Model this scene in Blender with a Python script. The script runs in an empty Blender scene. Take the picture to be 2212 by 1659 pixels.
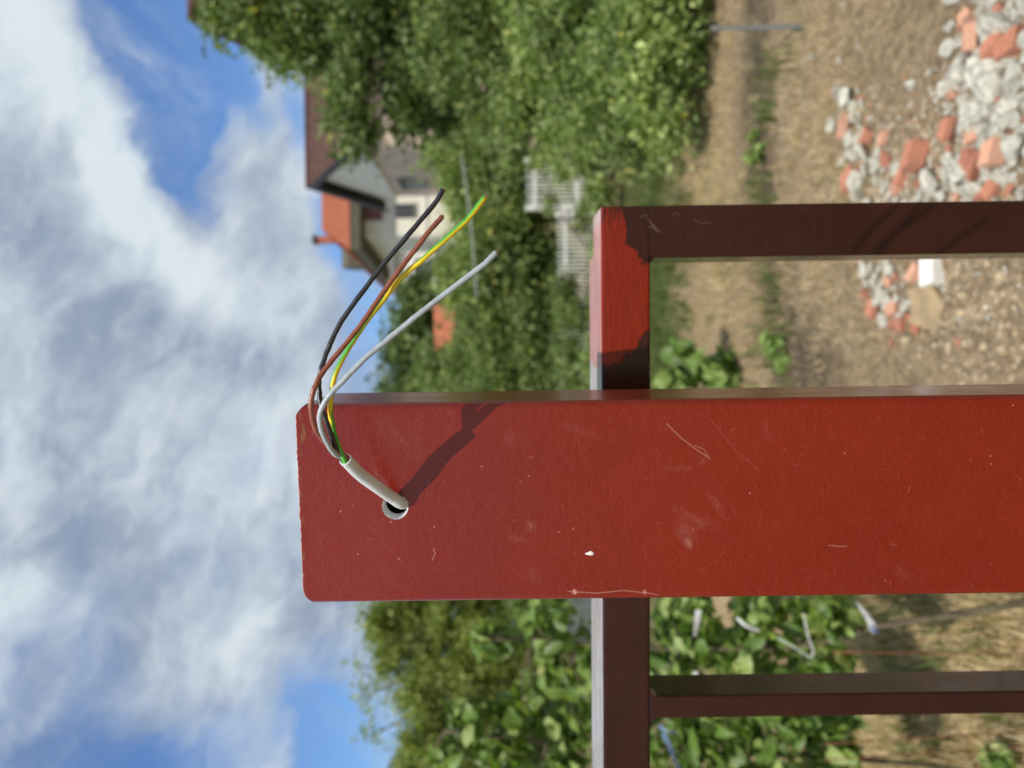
import bpy, bmesh, math, random
import numpy as np
from mathutils import Vector, Matrix
S = bpy.context.scene
COL = S.collection
rnd = random.Random(11)
rng = np.random.default_rng(11)

# ------------------------------------------------------------------ camera
YAW = math.radians(4.4); ROLL = math.radians(0.77); CAMH = 1.55
FW = Vector((-math.sin(YAW), math.cos(YAW), 0)); RT = Vector((math.cos(YAW), math.sin(YAW), 0)); UP = Vector((0, 0, 1))
IX = -UP * math.cos(ROLL) - RT * math.sin(ROLL)      # the phone was held sideways: picture right is world down
IY = -UP * math.sin(ROLL) + RT * math.cos(ROLL)
CAM = Vector((0, 0, CAMH))
cd = bpy.data.cameras.new('camera'); cam = bpy.data.objects.new('camera', cd); COL.objects.link(cam); S.camera = cam
m = Matrix((IX, IY, -FW)).transposed().to_4x4(); m.translation = CAM; cam.matrix_world = m
cd.sensor_width = 36; cd.lens = 27; cd.clip_start = 0.02; cd.clip_end = 3000
cd.dof.use_dof = True; cd.dof.focus_distance = 0.445; cd.dof.aperture_fstop = 6.6
FD = 1659.0
def ray(px, py): return FW + IX * ((px - 1106) / FD) + IY * ((829.5 - py) / FD)
def P(px, py, z): return CAM + ray(px, py) * z
def onY(px, py, y):
    d = ray(px, py); return CAM + d * (y / d.y)
def G(px, py, h=0.0):
    d = ray(px, py); return CAM + d * ((h - CAMH) / d.z)

# ------------------------------------------------------------------ sun, sky, exposure
SUN = Vector((-0.18, -1.0, 1.62)).normalized()
sl = bpy.data.lights.new('sun', 'SUN'); so = bpy.data.objects.new('sun', sl); COL.objects.link(so)
sl.energy = 4.6; sl.angle = math.radians(0.55); sl.color = (1.0, 0.94, 0.85)
so.rotation_euler = SUN.to_track_quat('Z', 'Y').to_euler(); so.location = (0, -5, 8)
S.view_settings.view_transform = 'Standard'; S.view_settings.look = 'None'
S.view_settings.exposure = 0.0; S.view_settings.gamma = 1.0; S.view_settings.use_curve_mapping = False

class NT:
    """small helper for writing node trees"""
    def __init__(s, tree): s.t = tree
    def n(s, typ, **kw):
        x = s.t.nodes.new(typ)
        for k, v in kw.items(): setattr(x, k, v)
        return x
    def put(s, sock, v):
        if isinstance(v, bpy.types.NodeSocket): s.t.links.new(v, sock)
        elif v is not None:
            if hasattr(sock.default_value, '__len__') and not hasattr(v, '__len__'): v = (v,) * len(sock.default_value)
            elif hasattr(v, '__len__') and len(sock.default_value) == 4 and len(v) == 3: v = (*v, 1)
            sock.default_value = v
    def math(s, op, a, b=None, c=None, clamp=False):
        x = s.n('ShaderNodeMath', operation=op, use_clamp=clamp)
        s.put(x.inputs[0], a); s.put(x.inputs[1], b); s.put(x.inputs[2], c); return x.outputs[0]
    def vmath(s, op, a, b=None, out=0):
        x = s.n('ShaderNodeVectorMath', operation=op); s.put(x.inputs[0], a)
        if b is not None: s.put(x.inputs[3 if op == 'SCALE' else 1], b)
        return x.outputs[out]
    def noise(s, vec, scale, detail=4, rough=0.55, dist=0.0, out=0):
        x = s.n('ShaderNodeTexNoise'); s.put(x.inputs['Vector'], vec)
        x.inputs['Scale'].default_value = scale; x.inputs['Detail'].default_value = detail
        x.inputs['Roughness'].default_value = rough; x.inputs['Distortion'].default_value = dist
        return x.outputs[out]
    def ramp(s, v, a, b, lo=0.0, hi=1.0, smooth=True):
        x = s.n('ShaderNodeMapRange', interpolation_type='SMOOTHSTEP' if smooth else 'LINEAR')
        s.put(x.inputs[0], v)
        for i, q in enumerate((a, b, lo, hi)): s.put(x.inputs[i + 1], q)
        return x.outputs[0]
    def mix(s, f, a, b, mode='MIX'):
        x = s.n('ShaderNodeMix', data_type='RGBA', blend_type=mode)
        s.put(x.inputs[0], f); s.put(x.inputs[6], a); s.put(x.inputs[7], b); return x.outputs[2]

W = bpy.data.worlds.new('World'); S.world = W; W.use_nodes = True
w = NT(W.node_tree); W.node_tree.nodes.clear()
sky = w.n('ShaderNodeTexSky', sky_type='NISHITA', sun_disc=False)
sky.sun_elevation = math.asin(SUN.z); sky.sun_rotation = math.atan2(SUN.x, SUN.y); sky.air_density = 1.0; sky.dust_density = 0.6; sky.ozone_density = 2.0
d0 = w.vmath('NORMALIZE', w.n('ShaderNodeTexCoord').outputs['Generated'])
warp = w.vmath('SUBTRACT', w.noise(d0, 3.2, 5, 0.62, out=1), (0.5, 0.5, 0.5))
d = w.vmath('ADD', d0, w.vmath('SCALE', warp, 0.16))
def blob(px, py, ux, uy, L, Wd, wt):
    """soft cloud patch round one direction of the sky, half length L along (ux,uy), half width Wd"""
    c = ray(px, py); k = 1 / c.length; c.normalize()
    a = IX * ux - IY * uy; a.normalize(); b = IX * uy + IY * ux; b.normalize()
    q = w.vmath('SUBTRACT', d, tuple(c))
    qa = w.vmath('DOT_PRODUCT', q, tuple(a * (FD / L / k)), out=1); qb = w.vmath('DOT_PRODUCT', q, tuple(b * (FD / Wd / k)), out=1)
    qc = w.vmath('DOT_PRODUCT', q, tuple(c * 3), out=1)
    r2 = w.math('ADD', w.math('ADD', w.math('MULTIPLY', qa, qa), w.math('MULTIPLY', qb, qb)), w.math('MULTIPLY', qc, qc))
    g = w.math('EXPONENT', w.math('MULTIPLY', r2, -0.8))
    return w.math('MULTIPLY', g, wt)
def total(base, items):
    v = base
    for it in items: v = w.math('ADD', v, blob(*it))
    return v
st = w.n('ShaderNodeMapping'); st.vector_type = 'TEXTURE'; w.put(st.inputs[0], d); st.inputs['Rotation'].default_value = (0, math.radians(25), 0); st.inputs['Scale'].default_value = (1.7, 1, 0.8)
dn = st.outputs[0]
n1 = w.noise(dn, 3.6, 8, 0.62, 0.3)
cov = total(w.math('MULTIPLY_ADD', n1, 1.5, -0.10), [
    (300, 60, 90, 330, 210, 85, -.75), (390, 290, 90, 330, 150, 60, -.65), (520, 110, 1, 2, 170, 90, -.42), (640, 270, 1, 1, 80, 95, -.32),
    (250, 1659, 1, 0, 260, 80, -.42), (700, 1600, 0, 1, 130, 62, -.95), (640, 1500, 0, 1, 60, 40, -.2), (725, 500, 0, 1, 70, 55, -.55), (775, 690, 0, 1, 90, 50, -.45),
    (150, 330, 150, 400, 330, 90, .3), (400, 900, 0, 1, 400, 250, .3), (570, 480, 1, 0, 70, 90, .3), (600, 260, 10, 120, 110, 22, .3), (60, 100, 0, 1, 200, 90, .3), (400, 215, 1, 0, 30, 18, .3), (405, 120, 1, 0, 30, 22, .3),
    (520, 1020, 1, 0, 60, 50, -.15), (530, 425, 0, 1, 45, 30, -.3), (460, 160, 1, 2, 120, 60, -.28), (400, 340, 120, 300, 130, 40, -.25), (1000, -900, 1, 0, 300, 600, -.1)])
mask = w.ramp(cov, 0.24, 0.80)
wisp = w.n('ShaderNodeMapping'); wisp.vector_type = 'TEXTURE'; w.put(wisp.inputs[0], d); wisp.inputs['Rotation'].default_value = (0, math.radians(-52), 0); wisp.inputs['Scale'].default_value = (2.6, 1, .55)
wn = w.ramp(w.noise(wisp.outputs[0], 4.2, 7, .62, .5), .44, .74, 0, .62)
mask = w.math('MAXIMUM', mask, wn)
n2 = w.noise(dn, 5.5, 7, 0.6, 0.2)
shade = total(w.math('MULTIPLY_ADD', n2, 2.9, -0.95), [
    (130, 180, 150, 420, 260, 45, .5), (300, 440, 150, 300, 160, 50, .55), (440, 590, 1, 1, 90, 60, .5), (590, 690, 0, 1, 60, 40, .35), (680, 850, 0, 1, 130, 50, .25),
    (90, 520, 1, 2, 190, 110, -.5), (340, 700, 1, 1, 150, 110, -.45), (560, 780, 0, 1, 80, 80, -.3), (60, 900, 0, 1, 200, 120, .1)])
shade = w.ramp(shade, 0.0, 1.0)
n3 = w.noise(dn, 16, 6, .65, .4)
ccol = w.mix(shade, (0.275, 0.345, 0.465), (0.70, 0.785, 0.84)); ccol = w.mix(w.ramp(n3, .42, .72, 0, .42), ccol, (.78, .85, .89)); ccol = w.mix(w.ramp(n3, .28, .50, .34, 0), ccol, (.36, .44, .56))
skyc = w.mix(1.0, sky.outputs[0], (0.104, 0.104, 0.104), 'MULTIPLY')
SKYTINT = (.88, 1.12, 1.44)
skyc = w.mix(1.0, skyc, SKYTINT, 'MULTIPLY')
fin = w.mix(mask, skyc, ccol)
bg = w.n('ShaderNodeBackground'); w.put(bg.inputs[0], fin); bg.inputs[1].default_value = 1.0
w.put(w.n('ShaderNodeOutputWorld').inputs[0], bg.outputs[0])

# ------------------------------------------------------------------ helpers
def tag(o, label=None, cat=None, group=None, kind=None):
    if label: o['label'] = label
    if cat: o['category'] = cat
    if group: o['group'] = group
    if kind: o['kind'] = kind
    return o
def empty(name, loc, label=None, cat=None, group=None):
    o = bpy.data.objects.new(name, None); COL.objects.link(o); o.location = loc; o.empty_display_size = 0.1
    return tag(o, label, cat, group)
def link(name, me, mat=None, parent=None, loc=None, kind=None):
    """mesh given in world coordinates; under a parent it is moved to the parent's frame"""
    o = bpy.data.objects.new(name, me); COL.objects.link(o)
    if mat is not None and not me.materials:
        for x in (mat if isinstance(mat, (list, tuple)) else [mat]): me.materials.append(x)
    if parent is not None:
        o.parent = parent
        b = parent; off = Vector((0, 0, 0))
        while b is not None: off += b.location; b = b.parent
        o.location = (loc or Vector((0, 0, 0))) - off
    elif loc is not None: o.location = loc
    if kind: o['kind'] = kind
    return o
def pym(name, vs, fs, smooth=False, mi=None):
    me = bpy.data.meshes.new(name); me.from_pydata([tuple(v) for v in vs], [], fs)
    if mi is not None: me.polygons.foreach_set('material_index', mi)
    if smooth: me.polygons.foreach_set('use_smooth', [True] * len(fs))
    me.update(); return me
def bmm(name, bm):
    me = bpy.data.meshes.new(name); bm.to_mesh(me); bm.free(); return me
def fastmesh(name, V, F, col=None):
    """V (n,3), F (m,k) numpy; col (n,4) per vertex"""
    me = bpy.data.meshes.new(name); me.vertices.add(len(V)); me.vertices.foreach_set('co', np.asarray(V, np.float32).ravel())
    k = F.shape[1]; me.loops.add(F.size); me.loops.foreach_set('vertex_index', F.astype(np.int32).ravel())
    me.polygons.add(len(F)); me.polygons.foreach_set('loop_start', np.arange(0, F.size, k, dtype=np.int32))
    me.update(calc_edges=True); me.validate()
    if col is not None:
        a = me.color_attributes.new('col', 'FLOAT_COLOR', 'POINT'); a.data.foreach_set('color', np.asarray(col, np.float32).ravel())
    return me
def boxm(name, x0, x1, y0, y1, z0, z1, bev=0.0, seg=2):
    bm = bmesh.new(); bmesh.ops.create_cube(bm, size=1)
    for v in bm.verts: v.co = Vector(((x0 + x1) / 2 + v.co.x * (x1 - x0), (y0 + y1) / 2 + v.co.y * (y1 - y0), (z0 + z1) / 2 + v.co.z * (z1 - z0)))
    if bev: bmesh.ops.bevel(bm, geom=list(bm.edges), offset=bev, segments=seg, profile=0.5, affect='EDGES')
    return bmm(name, bm)
def catmull(pts, n=8):
    p = [Vector(q) for q in pts]; p = [p[0] * 2 - p[1]] + p + [p[-1] * 2 - p[-2]]; out = []
    for i in range(1, len(p) - 2):
        for k in range(n):
            t = k / n; a, b, c, e = p[i - 1], p[i], p[i + 1], p[i + 2]
            out.append(0.5 * ((2 * b) + (c - a) * t + (2 * a - 5 * b + 4 * c - e) * t * t + (3 * b - a - 3 * c + e) * t ** 3))
    out.append(p[-2]); return out
def tubem(name, pts, rad, seg=12, caps=True, twist=None, jitter=0.0, rdm=None):
    """tube swept along pts; rad a number or list; twist(i)->angle offset splits material index in two halves"""
    pts = [Vector(p) for p in pts]; n = len(pts); vs = []; fs = []; mi = []
    T = [(pts[min(i + 1, n - 1)] - pts[max(i - 1, 0)]).normalized() for i in range(n)]
    nrm = T[0].cross(Vector((0.3, 0.5, 0.8))).normalized()
    for i in range(n):
        nrm = (nrm - T[i] * nrm.dot(T[i])).normalized(); b = T[i].cross(nrm); r = rad[i] if hasattr(rad, '__len__') else rad
        for k in range(seg):
            a = 2 * math.pi * k / seg + (twist(i) if twist else 0); rr = r * (1 + (rdm.uniform(-jitter, jitter) if rdm else 0))
            vs.append(pts[i] + (nrm * math.cos(a) + b * math.sin(a)) * rr)
    for i in range(n - 1):
        for k in range(seg):
            k2 = (k + 1) % seg; fs.append((i * seg + k, i * seg + k2, (i + 1) * seg + k2, (i + 1) * seg + k)); mi.append(1 if (twist and k < seg * 0.42) else 0)
    if caps:
        fs.append(tuple(range(seg - 1, -1, -1))); fs.append(tuple((n - 1) * seg + k for k in range(seg))); mi += [0, 0]
    return pym(name, vs, fs, True, mi)
# value noise in numpy
PERM = rng.random((64, 64))
def vnoise(x, y, oct=4, seed=0, gain=0.5):
    tot = 0; amp = 1; s = 0; x = np.asarray(x, float) + seed * 7.13; y = np.asarray(y, float) + seed * 3.71
    for o in range(oct):
        xi = np.floor(x).astype(int); yi = np.floor(y).astype(int); fx = x - xi; fy = y - yi
        fx = fx * fx * (3 - 2 * fx); fy = fy * fy * (3 - 2 * fy)
        g = lambda a, b: PERM[(a + o * 17) % 64, (b + o * 31) % 64]
        v = (g(xi, yi) * (1 - fx) + g(xi + 1, yi) * fx) * (1 - fy) + (g(xi, yi + 1) * (1 - fx) + g(xi + 1, yi + 1) * fx) * fy
        tot = tot + v * amp; s += amp; amp *= gain; x = x * 2.03 + 5.1; y = y * 2.03 + 1.7
    return tot / s

# ------------------------------------------------------------------ materials
def material(name):
    mt = bpy.data.materials.new(name); mt.use_nodes = True; t = NT(mt.node_tree); bs = mt.node_tree.nodes['Principled BSDF']
    return mt, t, bs
def simple(name, c, rough=0.6, var=0.25, scale=8.0, bump=0.2, bdist=0.004, spec=0.4, metal=0.0, c2=None, det=5):
    mt, t, b = material(name); co = t.n('ShaderNodeTexCoord').outputs['Object']
    n = t.noise(co, scale, det, 0.6); dark = tuple(x * (1 - var) for x in c)
    t.put(b.inputs['Base Color'], t.mix(t.ramp(n, 0.3, 0.7), dark, c2 or tuple(min(1, x * (1 + var)) for x in c)))
    b.inputs['Roughness'].default_value = rough; b.inputs['Metallic'].default_value = metal; b.inputs['Specular IOR Level'].default_value = spec
    if bump:
        bp = t.n('ShaderNodeBump'); bp.inputs['Strength'].default_value = bump; bp.inputs['Distance'].default_value = bdist
        t.put(bp.inputs['Height'], t.noise(co, scale * 4, 4, 0.6)); t.put(b.inputs['Normal'], bp.outputs[0])
    return mt
def make_image(name, arr):
    h, wd = arr.shape[:2]; im = bpy.data.images.new(name, wd, h, alpha=False, float_buffer=False, is_data=True)
    a = np.ones((h, wd, 4), np.float32); a[..., :3] = np.clip(arr, 0, 1); im.pixels.foreach_set(a.ravel()); im.pack(); return im

# wear maps are painted with numpy in millimetres on the face they belong to
class Wear:
    def __init__(s, x0, x1, z0, z1, res):
        s.x0, s.z0, s.x1, s.z1 = x0, z0, x1, z1
        s.nx = int((x1 - x0) / res); s.nz = int((z1 - z0) / res)
        s.X, s.Z = np.meshgrid(np.linspace(x0, x1, s.nx), np.linspace(z0, z1, s.nz)); s.a = np.zeros((s.nz, s.nx, 3))
    def win(s, xa, xb, za, zb):
        i0 = max(0, int((xa - s.x0) / (s.x1 - s.x0) * s.nx) - 2); i1 = min(s.nx, int((xb - s.x0) / (s.x1 - s.x0) * s.nx) + 3)
        j0 = max(0, int((za - s.z0) / (s.z1 - s.z0) * s.nz) - 2); j1 = min(s.nz, int((zb - s.z0) / (s.z1 - s.z0) * s.nz) + 3)
        return slice(j0, max(j0 + 1, j1)), slice(i0, max(i0 + 1, i1))
    def line(s, ch, pts, wd, v, noise=0.0):
        w_ = s.win(min(p[0] for p in pts) - 3 * wd, max(p[0] for p in pts) + 3 * wd, min(p[1] for p in pts) - 3 * wd, max(p[1] for p in pts) + 3 * wd); X, Z = s.X[w_], s.Z[w_]
        m_ = np.zeros_like(X)
        for (ax, az), (bx, bz) in zip(pts[:-1], pts[1:]):
            dx, dz = bx - ax, bz - az; L = dx * dx + dz * dz + 1e-12
            t = np.clip(((X - ax) * dx + (Z - az) * dz) / L, 0, 1)
            dd = np.hypot(X - ax - t * dx, Z - az - t * dz); m_ = np.maximum(m_, np.clip(1.5 - dd / wd, 0, 1))
        if noise: m_ = m_ * np.clip(vnoise(X * 900, Z * 900, 3, 5) * 2 * noise + (1 - noise), 0, 1)
        s.a[w_ + (ch,)] = np.maximum(s.a[w_ + (ch,)], m_ * v)
    def blob(s, ch, c, rx, rz, rot, v, nscale=300, nz=0.6):
        q = max(rx, rz); w_ = s.win(c[0] - q, c[0] + q, c[1] - q, c[1] + q); x = s.X[w_] - c[0]; z = s.Z[w_] - c[1]; ca, sa = math.cos(rot), math.sin(rot)
        r = np.hypot((x * ca + z * sa) / rx, (-x * sa + z * ca) / rz)
        r = r + (1 if rx > .0015 or rz > .0015 else 0) * (vnoise(s.X[w_] * 260, s.Z[w_] * 260, 4, 12) - .5) * 1.3; g = np.clip(1 - r, 0, 1) ** (1.0 if ch else 1.3) * (1 if ch else .55) * (1 - nz + nz * 2 * np.clip(vnoise((x * ca + z * sa) * nscale * .35, (-x * sa + z * ca) * nscale, 4, 9), 0, 1))
        s.a[w_ + (ch,)] = np.maximum(s.a[w_ + (ch,)], np.clip(g * v, 0, 1))
def wear_sock(t, W_, name):
    im = t.n('ShaderNodeTexImage', extension='EXTEND', interpolation='Cubic'); im.image = make_image(name, W_.a)
    geo = t.n('ShaderNodeNewGeometry').outputs['Position']; sp = t.n('ShaderNodeSeparateXYZ'); t.put(sp.inputs[0], geo)
    u = t.math('DIVIDE', t.math('SUBTRACT', sp.outputs[0], W_.x0), W_.x1 - W_.x0); v = t.math('DIVIDE', t.math('SUBTRACT', sp.outputs[2], W_.z0), W_.z1 - W_.z0)
    cb = t.n('ShaderNodeCombineXYZ'); t.put(cb.inputs[0], u); t.put(cb.inputs[1], v); t.put(im.inputs[0], cb.outputs[0])
    s3 = t.n('ShaderNodeSeparateColor'); t.put(s3.inputs[0], im.outputs[0]); return s3.outputs

PY = 0.459                       # the big post's front face
def fp(px, py, y=PY):
    q = onY(px, py, y); return (q.x, q.z)
PX0 = fp(1106, 1299.5)[0]; PX1 = fp(1106, 867.5)[0]; PZT = fp(648, 1060)[1]
print('post', PX0, PX1, PX1 - PX0, PZT)
Wp = Wear(PX0 - .002, PX1 + .002, PZT - .46, PZT + .004, 0.0003)
def FPL(*pts): return [fp(a, b) for a, b in pts]
Wp.blob(0, fp(1487, 1172), .0055, .0034, 0.6, 1.5, 900, .5); Wp.blob(0, fp(1480, 1150), .012, .008, 0.9, .5, 1200, 1.0)
Wp.blob(0, fp(1500, 1120), .017, .0050, 1.1, .50, 500); Wp.blob(0, fp(1545, 1085), .011, .0035, .5, .40, 500)
Wp.blob(0, fp(1145, 1137), .0065, .0040, .2, .95, 900, .9); Wp.blob(0, fp(1120, 1165), .011, .004, 1.4, .35, 600)
Wp.blob(0, fp(1465, 1010), .0022, .016, 0.0, .45, 500); Wp.blob(0, fp(1515, 1000), .006, .0028, -.6, .5, 500)
Wp.blob(0, fp(1945, 1235), .010, .005, .7, .35, 500); Wp.blob(0, fp(1150, 1235), .009, .006, .3, .28, 500); Wp.blob(0, fp(1655, 925), .009, .004, .3, .22, 500)
Wp.blob(0, fp(860, 940), .030, .010, .8, .22, 900, 1.0); Wp.blob(0, fp(1100, 950), .006, .010, .8, .25, 900, .9); Wp.blob(0, fp(1250, 930), .02, .004, 1.2, .2, 900, .9)
Wp.line(1, FPL((1440, 915), (1470, 945), (1503, 970), (1533, 990)), .00028, .42); Wp.line(1, FPL((1500, 962), (1520, 970), (1530, 985)), .0002, .4)
Wp.line(1, FPL((1535, 905), (1590, 975), (1640, 1015)), .0003, .09)
Wp.line(1, FPL((1225, 1278), (1290, 1282), (1345, 1276), (1403, 1282), (1420, 1286)), .00026, .55, .8); Wp.blob(1, fp(1392, 1279), .0022, .0018, 0, 1.0, 1500, .9); Wp.blob(1, fp(1240, 1279), .0022, .0018, .5, 1.0, 1500, .9)
Wp.line(1, FPL((1790, 1178), (1815, 1181), (1830, 1180)), .0002, .5)
Wp.line(1, FPL((935, 1185), (940, 1195), (933, 1210)), .0002, .6)
for k in range(70):                                           # fine curled hair scratches and specks
    a = rnd.uniform(PX0 + .004, PX1 - .004); b = rnd.uniform(PZT - .44, PZT - .01); q = rnd.uniform(0, 6.3); L = rnd.uniform(.0008, .0045); cv = rnd.uniform(-1.5, 1.5); pts = [(a, b)]
    for j in range(4): pts.append((pts[-1][0] + math.cos(q) * L / 4, pts[-1][1] + math.sin(q) * L / 4)); q += cv / 4
    Wp.line(1, pts, rnd.choice([.00013, .0002]), rnd.uniform(.06, .24))
for k in range(12):
    Wp.blob(1, (rnd.uniform(PX0 + .004, PX1 - .004), rnd.uniform(PZT - .44, PZT - .01)), .0006, .0005, 0, rnd.uniform(.6, 1.5), 900, .2)
for (a, b) in [(862, 1208), (938, 1138), (735, 1105), (2140, 985), (2142, 1002)]: Wp.blob(1, fp(a, b), .0007, .0006, 0, 1.1, 900, 0)
Wp.blob(2, fp(655, 930), .0045, .0018, .15, 1.8, 900, .5); Wp.blob(2, fp(652, 945), .003, .0012, .2, 1.5, 900, .6)
for k in range(30): Wp.blob(2, (rnd.uniform(PX0, PX1), PZT + rnd.uniform(-.0015, .0)), .0028, .0006, 0, rnd.uniform(.2, .8), 900, .6)
Wp.a[:, :6] = 0; Wp.a[:, -6:] = 0

def red_paint():
    mt, t, b = material('red primer paint'); co = t.n('ShaderNodeTexCoord').outputs['Object']; s = wear_sock(t, Wp, 'post wear')
    big = t.noise(co, 14, 5, .6); fine = t.noise(co, 260, 4, .65)
    c = t.mix(t.ramp(big, .3, .7), (.172, .0094, .0025), (.200, .0122, .0034))
    c = t.mix(t.ramp(fine, .48, .75, 0, .30), c, (.225, .028, .014)); c = t.mix(t.ramp(t.noise(co, 650, 3, .6), .5, .72, 0, .18), c, (.25, .045, .028))
    mp = t.n('ShaderNodeMapping'); t.put(mp.inputs[0], co); mp.inputs['Rotation'].default_value = (0, .5, 0); mp.inputs['Scale'].default_value = (1, 1, 9)
    streak = t.noise(mp.outputs[0], 55, 5, .7); c = t.mix(t.ramp(streak, .55, .9, 0, .18), c, (.36, .13, .10))
    c = t.mix(t.math('MULTIPLY', s[0], .38), c, (.50, .26, .22)); c = t.mix(t.math('MULTIPLY', s[1], .9), c, (.62, .33, .28))
    c = t.mix(t.math('MULTIPLY', s[2], .9), c, (.20, .075, .018)); t.put(b.inputs['Base Color'], c)
    r = t.ramp(t.noise(co, 40, 4, .6), .3, .75, .27, .40); r = t.math('ADD', r, t.math('MULTIPLY', s[0], .12)); t.put(b.inputs['Roughness'], r)
    b.inputs['Specular IOR Level'].default_value = .30; b.inputs['Coat Weight'].default_value = .40; b.inputs['Coat Roughness'].default_value = .16
    h = t.math('ADD', t.math('MULTIPLY', t.noise(co, 620, 3, .5), .8), t.math('MULTIPLY', t.noise(co, 170, 3, .6), 1.0)); h = t.math('ADD', h, t.math('MULTIPLY', s[1], -.5))
    bp = t.n('ShaderNodeBump'); bp.inputs['Strength'].default_value = .40; bp.inputs['Distance'].default_value = .0009; t.put(bp.inputs['Height'], h)
    t.put(b.inputs['Normal'], bp.outputs[0]); return mt
M_RED = red_paint()

FY = 0.634                       # the frame's front face
# ------------------------------------------------------------------ wear on the frame: red repair patch at the corner
Wf = Wear(-.30, .20, CAMH - .42, CAMH - .03, 0.0004)
poly = [fp(*q, FY) for q in [(1262, 440), (1338, 434), (1345, 458), (1352, 498), (1352, 530), (1376, 538), (1380, 562), (1398, 565), (1412, 600), (1403, 704), (1400, 712), (1385, 732), (1372, 756), (1352, 768), (1338, 782), (1308, 790), (1262, 788)]]
def inpoly(X, Z, pl):
    ins = np.zeros(X.shape, bool)
    for (ax, az), (bx, bz) in zip(pl, pl[1:] + pl[:1]):
        cnd = (az > Z) != (bz > Z); xi = (bx - ax) * (Z - az) / (bz - az + 1e-12) + ax; ins ^= cnd & (X < xi)
    return ins
nx_ = (vnoise(Wf.X * 200, Wf.Z * 900, 4, 2) - .5) * .012; nz_ = (vnoise(Wf.X * 160, Wf.Z * 400, 4, 4) - .5) * .0045
ins = inpoly(Wf.X + nx_, Wf.Z + nz_, poly).astype(float)
st_ = vnoise(Wf.X * 90, Wf.Z * 900, 4, 6)
ux = fp(1330, 520, FY)[0]
thin = np.clip((Wf.X - ux) / .03, 0, 1) * 0.85                       # brushed thin towards the corner: brown shows through
Wf.a[..., 0] = ins * np.clip(1.0 - thin * np.clip((vnoise(Wf.X * 150, Wf.Z * 500, 4, 8) - .42) * 6, 0, 1), 0, 1)
Wf.a[..., 2] = ins * st_
def FFL(*pts): return [fp(a, b, FY) for a, b in pts]
Wf.line(1, FFL((1400, 488), (1412, 492), (1420, 500)), .0004, .8, .6); Wf.line(1, FFL((1382, 467), (1402, 463)), .0004, .5, .5)
Wf.line(1, FFL((1398, 470), (1405, 480), (1418, 494), (1425, 500)), .0005, .8, .7); Wf.line(1, FFL((1452, 465), (1462, 458), (1470, 468)), .0003, .5)
Wf.line(1, FFL((1500, 475), (1515, 482), (1535, 480)), .0004, .5, .6)
for k in range(60):
    a = rnd.uniform(.03, .12); b = rnd.uniform(CAMH - .30, CAMH - .07); q = rnd.uniform(0, 6.3); L = rnd.uniform(.001, .006)
    Wf.line(1, [(a, b), (a + math.cos(q) * L, b + math.sin(q) * L)], .00025, rnd.uniform(.1, .4), .5)
for k in range(70): Wf.blob(1, (rnd.uniform(-.29, .12), rnd.uniform(CAMH - .40, CAMH - .07)), .0009, .0006, 1.2, rnd.uniform(.4, 1.0), 900, .2)
def brown_paint():
    mt, t, b = material('dark brown frame paint'); co = t.n('ShaderNodeTexCoord').outputs['Object']; s = wear_sock(t, Wf, 'frame wear')
    c = t.mix(t.ramp(t.noise(co, 18, 5, .6), .3, .7), (.024, .0058, .0040), (.034, .0082, .0058))
    red = t.mix(s[2], (.150, .0082, .0020), (.240, .0165, .0045)); c = t.mix(s[0], c, red)
    c = t.mix(t.math('MULTIPLY', s[1], .5), c, (.24, .16, .14))
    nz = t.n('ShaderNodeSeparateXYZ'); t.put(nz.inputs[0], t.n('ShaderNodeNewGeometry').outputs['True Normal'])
    dust = t.math('MULTIPLY', t.ramp(nz.outputs[2], .75, .97), t.ramp(t.noise(t.vmath('MULTIPLY', co, (.04, 1, 1)), 170, 4, .7), .3, .7, .45, 1.0))       # sky reflection painted as a pale streaky tone on upward faces
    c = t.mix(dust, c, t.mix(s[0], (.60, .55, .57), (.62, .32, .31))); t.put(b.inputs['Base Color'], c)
    t.put(b.inputs['Roughness'], t.ramp(t.noise(co, 30, 4, .6), .3, .75, .22, .34)); b.inputs['Specular IOR Level'].default_value = .28; b.inputs['Coat Weight'].default_value = .3; b.inputs['Coat Roughness'].default_value = .1
    bp = t.n('ShaderNodeBump'); bp.inputs['Strength'].default_value = .16; bp.inputs['Distance'].default_value = .0008
    t.put(bp.inputs['Height'], t.math('ADD', t.noise(co, 300, 3, .5), t.math('MULTIPLY', s[2], 2.0))); t.put(b.inputs['Normal'], bp.outputs[0]); return mt
M_BROWN = brown_paint()
M_STEEL = simple('bare galvanised steel', (.82, .83, .84), .45, .12, 300, .15, .0004, .5, 0.1)
M_PVC = simple('white cable sheath', (.60, .64, .64), .42, .05, 60, .08, .0004, .5)
M_PVCIN = simple('inside of cable sheath', (.45, .45, .43), .6, .05, 60, 0)
M_BLK = simple('black wire insulation', (.018, .019, .023), .36, .3, 220, .5, .0003, .6)
M_BRN = simple('brown wire insulation', (.24, .075, .042), .38, .15, 220, .35, .0003, .5)
M_GRY = simple('grey wire insulation', (.36, .41, .44), .38, .12, 220, .35, .0003, .5)
M_GRN = simple('green wire insulation', (.085, .40, .045), .36, .1, 200, .2, .0003, .5)
M_YEL = simple('yellow wire insulation', (.74, .58, .02), .36, .1, 200, .2, .0003, .5)
M_CU = simple('copper strands', (.75, .45, .30), .3, .3, 900, .3, .0003, .5, .9)
M_WHITE = simple('dried white paint', (.78, .78, .74), .5, .05, 90, .1)

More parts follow.
